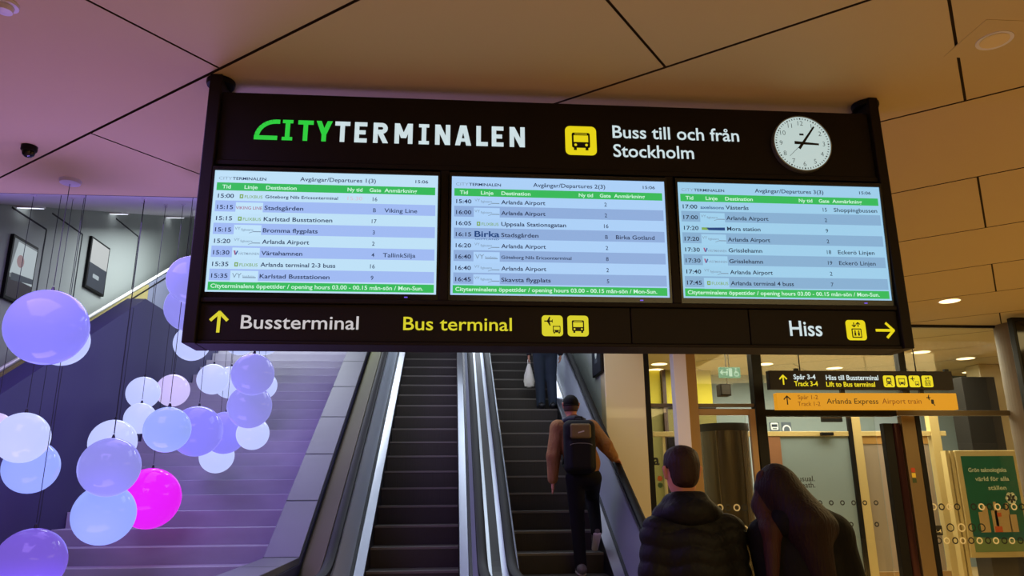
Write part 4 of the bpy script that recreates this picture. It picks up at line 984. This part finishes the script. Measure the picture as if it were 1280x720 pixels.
def coat_prims(J, f, hem, slv=.022, col=.02):
    """torso and sleeves grown by f, down to the hem"""
    o = [('e', (J['pel'] + J['chest']) / 2 + V3(0, 0, .03), (.140 + f, .105 + f, .24), .06), ('e', J['chest'], (.165 + f, .116 + f, .20 + f), .05), ('c', J['shL'], J['shR'], .055 + f * .8, .055 + f * .8, .05),
         ('e', V3(J['pel'][0], J['pel'][1], hem + .10), (.155 + f, .115 + f, .18), .05), ('c', J['neck'] - V3(0, 0, .06), J['neck'] + V3(0, 0, .01), .075 + col, .066 + col, .03)]
    for s_ in 'LR':
        a = unit(J['wr' + s_] - J['el' + s_])
        o += [('c', J['sh' + s_], J['el' + s_], .056 + slv, .046 + slv, .03), ('c', J['el' + s_], J['wr' + s_] - a * .012, .046 + slv, .034 + slv * .7, .02)]
    return o
def leg_prims(J, f):
    o = [('e', J['pel'] - V3(0, 0, .01), (.152 + f, .112 + f, .13), .04)]
    for s_ in 'LR':
        a = unit(J['an' + s_] - J['kn' + s_])
        o += [('c', J['hip' + s_], J['kn' + s_], .090 + f, .060 + f, .04), ('c', J['kn' + s_], J['an' + s_] + a * .015, .060 + f, .046 + f, .02)]
    return o
def shoes(t, J, m, sole, yaw=0):
    for s_ in 'LR':
        an, toe = J['an' + s_], J['toe' + s_]; fwd = unit(toe - (an - V3(0, 0, .055))); dn = unit(np.cross(fwd, V3(1, 0, 0)))
        if dn[2] > 0: dn = -dn
        heel = toe - fwd * .225
        o = sdf_obj('shoe', [('c', heel - dn * .018, toe - dn * .005, .042, .036, .01), ('c', heel - dn * .02, an, .042, .046, .03), ('c', (heel + toe) / 2 - dn * .02, heel - dn * .02, .042, .044, .02)], m, t, yaw, .007)
        s2 = sdf_obj('sole', [('c', heel + dn * .016 + V3(-.022, 0, 0), toe + dn * .02 + V3(-.016, 0, 0), .022, .018, .01), ('c', heel + dn * .016 + V3(.022, 0, 0), toe + dn * .02 + V3(.016, 0, 0), .022, .018, .01), ('c', heel + dn * .014, toe + dn * .018, .024, .022, .02)], sole, t, yaw, .006)
        s2.parent = o
def face(t, J, hf, yaw=0):
    for s_ in (-1, 1):
        V = J['head'] + hf(s_ * .031, .074, .012); c, s = math.cos(yaw), math.sin(yaw)
        o = MB().sphere((V[0] * c - V[1] * s, V[0] * s + V[1] * c, V[2]), .0125, 16, 8); b = t['_base']; o.v = [(p[0] + b[0], p[1] + b[1], p[2] + b[2]) for p in o.v]
        o.build('eye', mat('eye', (60, 44, 36), .2), t, smooth=True)
DN = V3(0, 0, -1)

# the climber with the backpack on the right escalator
TZ = lambda y, y0: None
o1 = (1.37, 8.03, .730)
t = thing('person', 'person in a tan jacket and black cap with a dark backpack, climbing the right escalator', 'person', o1)
J = dict(pel=V3(.05, 0, 1.0), chest=V3(.0, .06, 1.36), neck=V3(-.03, .09, 1.56), head=V3(-.045, .13, 1.745), shL=V3(-.20, .07, 1.50), shR=V3(.165, .07, 1.50),
         elL=V3(-.262, .02, 1.20), wrL=V3(-.272, .05, .955), elR=V3(.30, .0, 1.31), wrR=V3(.405, .09, 1.19),
         hipL=V3(-.04, .0, .97), hipR=V3(.14, .0, .97), knL=V3(-.02, .06, .53), anL=V3(0, .04, .10), toeL=V3(0, .20, .045), knR=V3(.20, .34, .78), anR=V3(.20, .17, .44), toeR=V3(.20, .30, .255),
         handL=((0, .12, -1), (.1, 1, -.1), (0, 1, .12), 1), handR=((.5, .85, -.28), (.35, .1, -1), (.85, -.5, 0), -1))
hf = head_rot(.05, .0)
sdf_obj('body', body_prims(J, hf), skin_m, t, vox=.007); face(t, J, hf)
tanj = mat('tan_jacket', (158, 116, 72), .85, spec=.2, bump=((14, 14, 9), .9, .03), var=((5, 5, 5), (134, 94, 58)))
sdf_obj('jacket', coat_prims(J, .030, 1.03, .030), tanj, t, vox=.009, cut=lambda X, Y, Z: np.where(np.abs(X - .05) < .20, 1.0 - Z, -1))
blk = mat('black_trousers', (14, 13, 15), .85, spec=.2, bump=((25, 25, 10), .5, .010))
sdf_obj('trousers', leg_prims(J, .014), blk, t, vox=.009)
shoes(t, J, mat('grey_shoe', (86, 80, 78), .6), mat('white_sole', (206, 196, 188), .6))
sdf_obj('hood', [('e', (-.03, .0, 1.575), (.125, .085, .055), .03), ('c', (-.12, .08, 1.56), (.06, .08, 1.56), .05, .05, .04)], mat('navy_hood', (32, 36, 52), .85, bump=((40, 40, 40), .3, .006)), t)
hb_ = J['head']
sdf_obj('hair', [('e', hb_ + V3(0, -.012, -.01), (.081, .094, .10), .02)], mat('short_hair', (64, 40, 28), .7, bump=((60, 60, 20), .6, .006)), t, cut=lambda X, Y, Z: np.maximum(Y - .14, hb_[2] - .065 - Z))
cap_ = sdf_obj('cap', [('e', hb_ + V3(0, -.004, .022), (.089, .106, .100), .02), ('e', hb_ + V3(0, .13, .036), (.072, .085, .012), .02)], mat('black_cap', (8, 8, 9), .8, spec=.2), t, cut=lambda X, Y, Z: hb_[2] + .008 - Z, vox=.006)
b1 = V3(*o1)
MB().tube([tuple(b1 + hb_ + V3(.086 * math.cos(a), -.004 - .103 * math.sin(a), .002)) for a in np.linspace(.3, math.pi - .3, 9)], .008, 6).build('strap', MATS['black_cap'], cap_)
bpm = mat('backpack_fabric', (13, 13, 14), .75, spec=.25, bump=((40, 40, 40), .4, .006))
bp = tag(sdf_obj('backpack', [('b', (-.01, -.155, 1.29), (.165, .095, .275), .07, .02), ('b', (-.01, -.225, 1.20), (.125, .05, .150), .04, .02), ('b', (-.01, -.20, 1.45), (.14, .06, .08), .05, .03)], bpm, thing('tmp', 'x', 'x', o1), vox=.008),
         'dark backpack with a khaki top panel worn by the person in the tan jacket', 'backpack')
tmp = bp.parent; bp.parent = None; bp.location = o1; bpy.data.objects.remove(tmp); bp['_base'] = o1
for s_ in (-1, 1):
    MB().tube([tuple(b1 + V3(*q)) for q in ((-.015 + s_ * .085, -.085, 1.52), (-.02 + s_ * .10, .0, 1.585), (-.02 + s_ * .105, .10, 1.585), (-.01 + s_ * .12, .20, 1.46), (0 + s_ * .135, .20, 1.26), (0 + s_ * .15, .06, 1.10), (s_ * .13, -.10, 1.06))], .018, 8).build('shoulder_strap', bpm, bp, smooth=True)
sdf_obj('top_panel', [('b', (-.01, -.232, 1.445), (.115, .040, .078), .03, .01)], mat('khaki_fabric', (112, 98, 60), .8), bp, vox=.007)
MB().tube([tuple(b1 + V3(*q)) for q in ((-.05, -.14, 1.555), (-.045, -.15, 1.60), (.025, -.15, 1.60), (.03, -.14, 1.555))], .009, 6).build('grab_loop', bpm, bp)
MB().tube([tuple(b1 + V3(-.01 + .115 * math.cos(a), -.272, 1.30 + .02 * math.sin(a))) for a in np.linspace(0, math.pi, 9)], .004, 6).build('zip', mat('zip_metal', (150, 150, 150), .3, .8), bp)
mk = Draw(b1 + V3(-.01, -.2725, 1.43), (1, 0, 0), (0, 0, 1), (0, -1, 0)); mk.line('k', (-.03, -.004), (.035, .014), .012, .001); mk.line('k', (-.1, -.115), (-.07, -.115), .014, -.006); mk.done(bp, 'badge', {'k': mat('badge_grey', (190, 190, 180), .5)})

# legs of the person further up, carrying a white bag
o2 = (1.50, 11.64, 2.780)
t = thing('person', 'person in dark jeans further up the right escalator, upper body behind the sign board', 'person', o2)
J2 = dict(pel=V3(0, 0, .95), chest=V3(0, .02, 1.27), neck=V3(0, .03, 1.47), head=V3(0, .06, 1.65), shL=V3(-.18, .02, 1.42), shR=V3(.18, .02, 1.42), elL=V3(-.25, .0, 1.14), wrL=V3(-.255, .03, .90), elR=V3(.25, 0, 1.14), wrR=V3(.26, .08, .91),
          hipL=V3(-.09, 0, .93), hipR=V3(.09, 0, .93), knL=V3(-.085, .02, .50), knR=V3(.095, .02, .50), anL=V3(-.08, -.01, .10), anR=V3(.11, -.01, .10), toeL=V3(-.09, .15, .045), toeR=V3(.13, .15, .045),
          handL=((0, .1, -1), (.6, .8, -.1), (0, 1, .1), 1), handR=((0, .1, -1), (-.6, .8, -.1), (0, 1, .1), 1))
hf = head_rot(0, 0)
sdf_obj('body', body_prims(J2, hf), skin_m, t, vox=.008); face(t, J2, hf)
sdf_obj('jacket', coat_prims(J2, .025, .92), mat('charcoal_jacket', (36, 36, 42), .85, bump=((25, 25, 10), .4, .010)), t, vox=.010, cut=lambda X, Y, Z: np.where(np.abs(X) < .19, .86 - Z, -1))
sdf_obj('trousers', leg_prims(J2, .022), mat('dark_jeans', (36, 48, 62), .85, bump=((30, 30, 12), .5, .010), var=((6, 6, 4), (24, 34, 46))), t, vox=.009)
shoes(t, J2, mat('black_shoe', (20, 20, 22), .5), mat('dark_sole', (40, 38, 38), .6))
sdf_obj('hair', [('e', J2['head'] + V3(0, -.014, .012), (.084, .098, .112), .02)], mat('dark_hair', (40, 28, 22), .6, bump=((60, 60, 20), .6, .006)), t, cut=lambda X, Y, Z: np.maximum(Y - .07 - (Z - 1.65) * .6, 1.58 - Z))
bg = thing('carrier_bag', 'white plastic carrier bag hanging from the hand of the person in dark jeans', 'bag', (o2[0] - .255, o2[1] + .05, o2[2] + .36))
bb = V3(*o2) + V3(-.255, .045, 0)
rg = []
for z, a, b in ((.36, .03, .02), (.38, .075, .04), (.46, .085, .05), (.56, .07, .045), (.66, .045, .03), (.735, .022, .016)):
    rg.append([tuple(bb + V3(a * math.cos(q) * (1 + .10 * math.sin(5 * q + z * 20)), b * math.sin(q) * (1 + .14 * math.sin(4 * q + z * 31)), z)) for q in np.linspace(0, 2 * math.pi, 24, endpoint=False)])
MB().loft(rg).build('bag_body', mat('white_plastic', (226, 222, 206), .4, bump=((40, 40, 25), .6, .01)), bg, smooth=True)
for s_ in (-1, 1): MB().tube([tuple(bb + V3(s_ * .012, 0, .72)), tuple(bb + V3(s_ * .018, -.0, .79)), tuple(bb + V3(s_ * .004, .0, .822))], .007, 6).build('handle', MATS['white_plastic'], bg)

# the couple in front, seen from behind
o3 = (1.205, 3.76, 0)
t = thing('person', 'short haired person in a black quilted jacket, left of the pair in front', 'person', o3)
J3 = dict(pel=V3(0, 0, .95), chest=V3(0, .0, 1.25), neck=V3(-.02, .02, 1.475), head=V3(-.028, .045, 1.672), shL=V3(-.168, .0, 1.375), shR=V3(.162, .0, 1.375), elL=V3(-.228, -.03, 1.09), wrL=V3(-.21, .06, .86), elR=V3(.185, -.03, 1.09), wrR=V3(.175, .06, .86),
          hipL=V3(-.09, 0, .93), hipR=V3(.09, 0, .93), knL=V3(-.095, .02, .50), knR=V3(.095, .02, .50), anL=V3(-.10, -.01, .09), anR=V3(.10, -.01, .09), toeL=V3(-.12, .15, .045), toeR=V3(.12, .15, .045),
          handL=((.1, .25, -1), (.6, .8, -.1), (0, 1, .25), 1), handR=((-.1, .25, -1), (-.6, .8, -.1), (0, 1, .25), 1))
hf = head_rot(-.06, -.02)
sdf_obj('body', body_prims(J3, hf), skin_m, t, vox=.008); face(t, J3, hf)
puff = mat('black_puffer', (12, 11, 10), .6, spec=.2, bump=((45, 45, 30), .5, .010))
sdf_obj('jacket', coat_prims(J3, .045, .86, .034, .028), puff, t, vox=.009, cut=lambda X, Y, Z: np.where(np.abs(X) < .175, .78 - Z, -1), shell=lambda X, Y, Z: .008 - .013 * np.sqrt(np.abs(np.sin(math.pi * (Z + .01 * np.sin(X * 30)) / .078))))
sdf_obj('hood', [('e', (-.022, -.070, 1.485), (.130, .080, .075), .03), ('c', (-.135, .01, 1.455), (.09, .01, 1.455), .07, .07, .05), ('c', (-.085, -.03, 1.545), (.035, -.03, 1.545), .036, .036, .04), ('c', (-.10, .02, 1.53), (.05, .02, 1.53), .04, .04, .04)], puff, t, vox=.009)
sdf_obj('trousers', leg_prims(J3, .02), blk, t, vox=.010)
shoes(t, J3, MATS['black_shoe'], MATS['dark_sole'])
h3 = J3['head']
sdf_obj('hair', [('e', h3 + V3(0, -.008, .040), (.090, .105, .092), .02), ('e', h3 + V3(.01, .02, .085), (.080, .080, .045), .03), ('e', h3 + V3(0, -.045, -.022), (.069, .066, .062), .03)], mat('brown_hair', (40, 22, 15), .6, spec=.25, bump=((70, 70, 18), .8, .008)), t, vox=.006,
        cut=lambda X, Y, Z: np.maximum(np.maximum((Y - h3[1]) - .035 - (Z - h3[2]) * .9, (h3[2] - .075 + np.clip(Y - h3[1] + .06, 0, 1) * .8) - Z), np.where(np.abs(X - h3[0]) > .062, np.minimum(h3[2] + .02 - Z, Y - h3[1] + .045), -1)))

o4 = (1.702, 3.66, 0)
t = thing('person', 'person with long reddish brown hair and black coat, right of the pair in front', 'person', o4)
J4 = dict(pel=V3(0, 0, .93), chest=V3(0, .0, 1.22), neck=V3(-.055, .02, 1.43), head=V3(-.085, .05, 1.590), shL=V3(-.165, .02, 1.36), shR=V3(.165, .0, 1.36), elL=V3(-.150, -.01, 1.08), wrL=V3(-.125, .10, .87), elR=V3(.215, -.03, 1.08), wrR=V3(.20, .06, .86),
          hipL=V3(-.085, 0, .91), hipR=V3(.085, 0, .91), knL=V3(-.085, .02, .49), knR=V3(.085, .02, .49), anL=V3(-.085, -.01, .09), anR=V3(.085, -.01, .09), toeL=V3(-.10, .14, .045), toeR=V3(.10, .14, .045),
          handL=((.1, .25, -1), (.6, .8, -.1), (0, 1, .25), 1), handR=((-.1, .25, -1), (-.6, .8, -.1), (0, 1, .25), 1))
hf = head_rot(.22, .05)
sdf_obj('body', body_prims(J4, hf), skin_m, t, vox=.008); face(t, J4, hf)
coat4 = mat('black_coat', (11, 9, 9), .8, spec=.15, bump=((35, 35, 14), .5, .010))
pr = coat_prims(J4, .035, .72, .034, .03) + [('c', V3(-.01, -.04, 1.47), J4['shR'] + V3(-.03, -.02, .02), .085, .095, .04), ('c', J4['neck'] + V3(.06, -.01, .02), J4['shR'] + V3(-.02, 0, .02), .075, .075, .05), ('c', J4['neck'] + V3(-.03, -.01, .0), J4['shL'] + V3(.02, 0, .01), .07, .07, .05), ('e', V3(0, 0, .80), (.19, .15, .22), .05)]
sdf_obj('coat', pr, coat4, t, vox=.009, cut=lambda X, Y, Z: np.where(np.abs(X) < .165, .62 - Z, -1))
sdf_obj('hood', [('e', (-.02, -.06, 1.43), (.15, .095, .085), .04), ('c', (-.08, -.03, 1.45), (.09, -.03, 1.43), .07, .07, .05)], coat4, t, vox=.009)
sdf_obj('trousers', leg_prims(J4, .012), blk, t, vox=.010)
shoes(t, J4, MATS['black_shoe'], MATS['dark_sole'])
h4 = J4['head']
hairm = mat('auburn_hair', (36, 16, 12), .6, spec=.18, bump=((90, 90, 10), .9, .010), var=((30, 30, 3), (18, 9, 8)))
sdf_obj('hair', [('e', h4 + hf(0, -.012, .012), (.092, .106, .112), .02), ('c', h4 + V3(.0, -.045, -.01), V3(-.01, -.085, 1.42), .088, .105, .05), ('c', h4 + V3(.03, -.035, -.01), V3(.075, -.075, 1.41), .075, .075, .05), ('c', V3(-.01, -.10, 1.42), V3(.03, -.135, 1.14), .10, .055, .04),
                 ('c', h4 + hf(-.068, .0, .0), V3(-.150, .0, 1.44), .042, .048, .03)],
        hairm, t, vox=.007, cut=lambda X, Y, Z: np.where(Z > 1.46, (X - h4[0]) * hf(0, 1, 0)[0] + (Y - h4[1]) * hf(0, 1, 0)[1] - .05 - np.clip(Z - h4[2], -.1, 1) * .7, -1))
sdf_obj('hair_lock', [('c', h4 + V3(-.062, -.02, .055), h4 + V3(-.085, -.02, -.08), .036, .044, .03), ('c', h4 + V3(-.085, -.02, -.08), V3(-.165, -.045, 1.40), .044, .05, .03), ('c', V3(-.165, -.045, 1.40), V3(-.195, -.085, 1.20), .05, .028, .03)], mat('auburn_light', (66, 34, 26), .6, spec=.2, var=((40, 40, 4), (36, 18, 14)), bump=((90, 90, 10), .9, .010)), t, vox=.006, label='lighter auburn lock over the left shoulder')

# ------------------------------------------------------------------ tidy bookkeeping
for o in SC.objects:
    if '_base' in o: del o['_base']
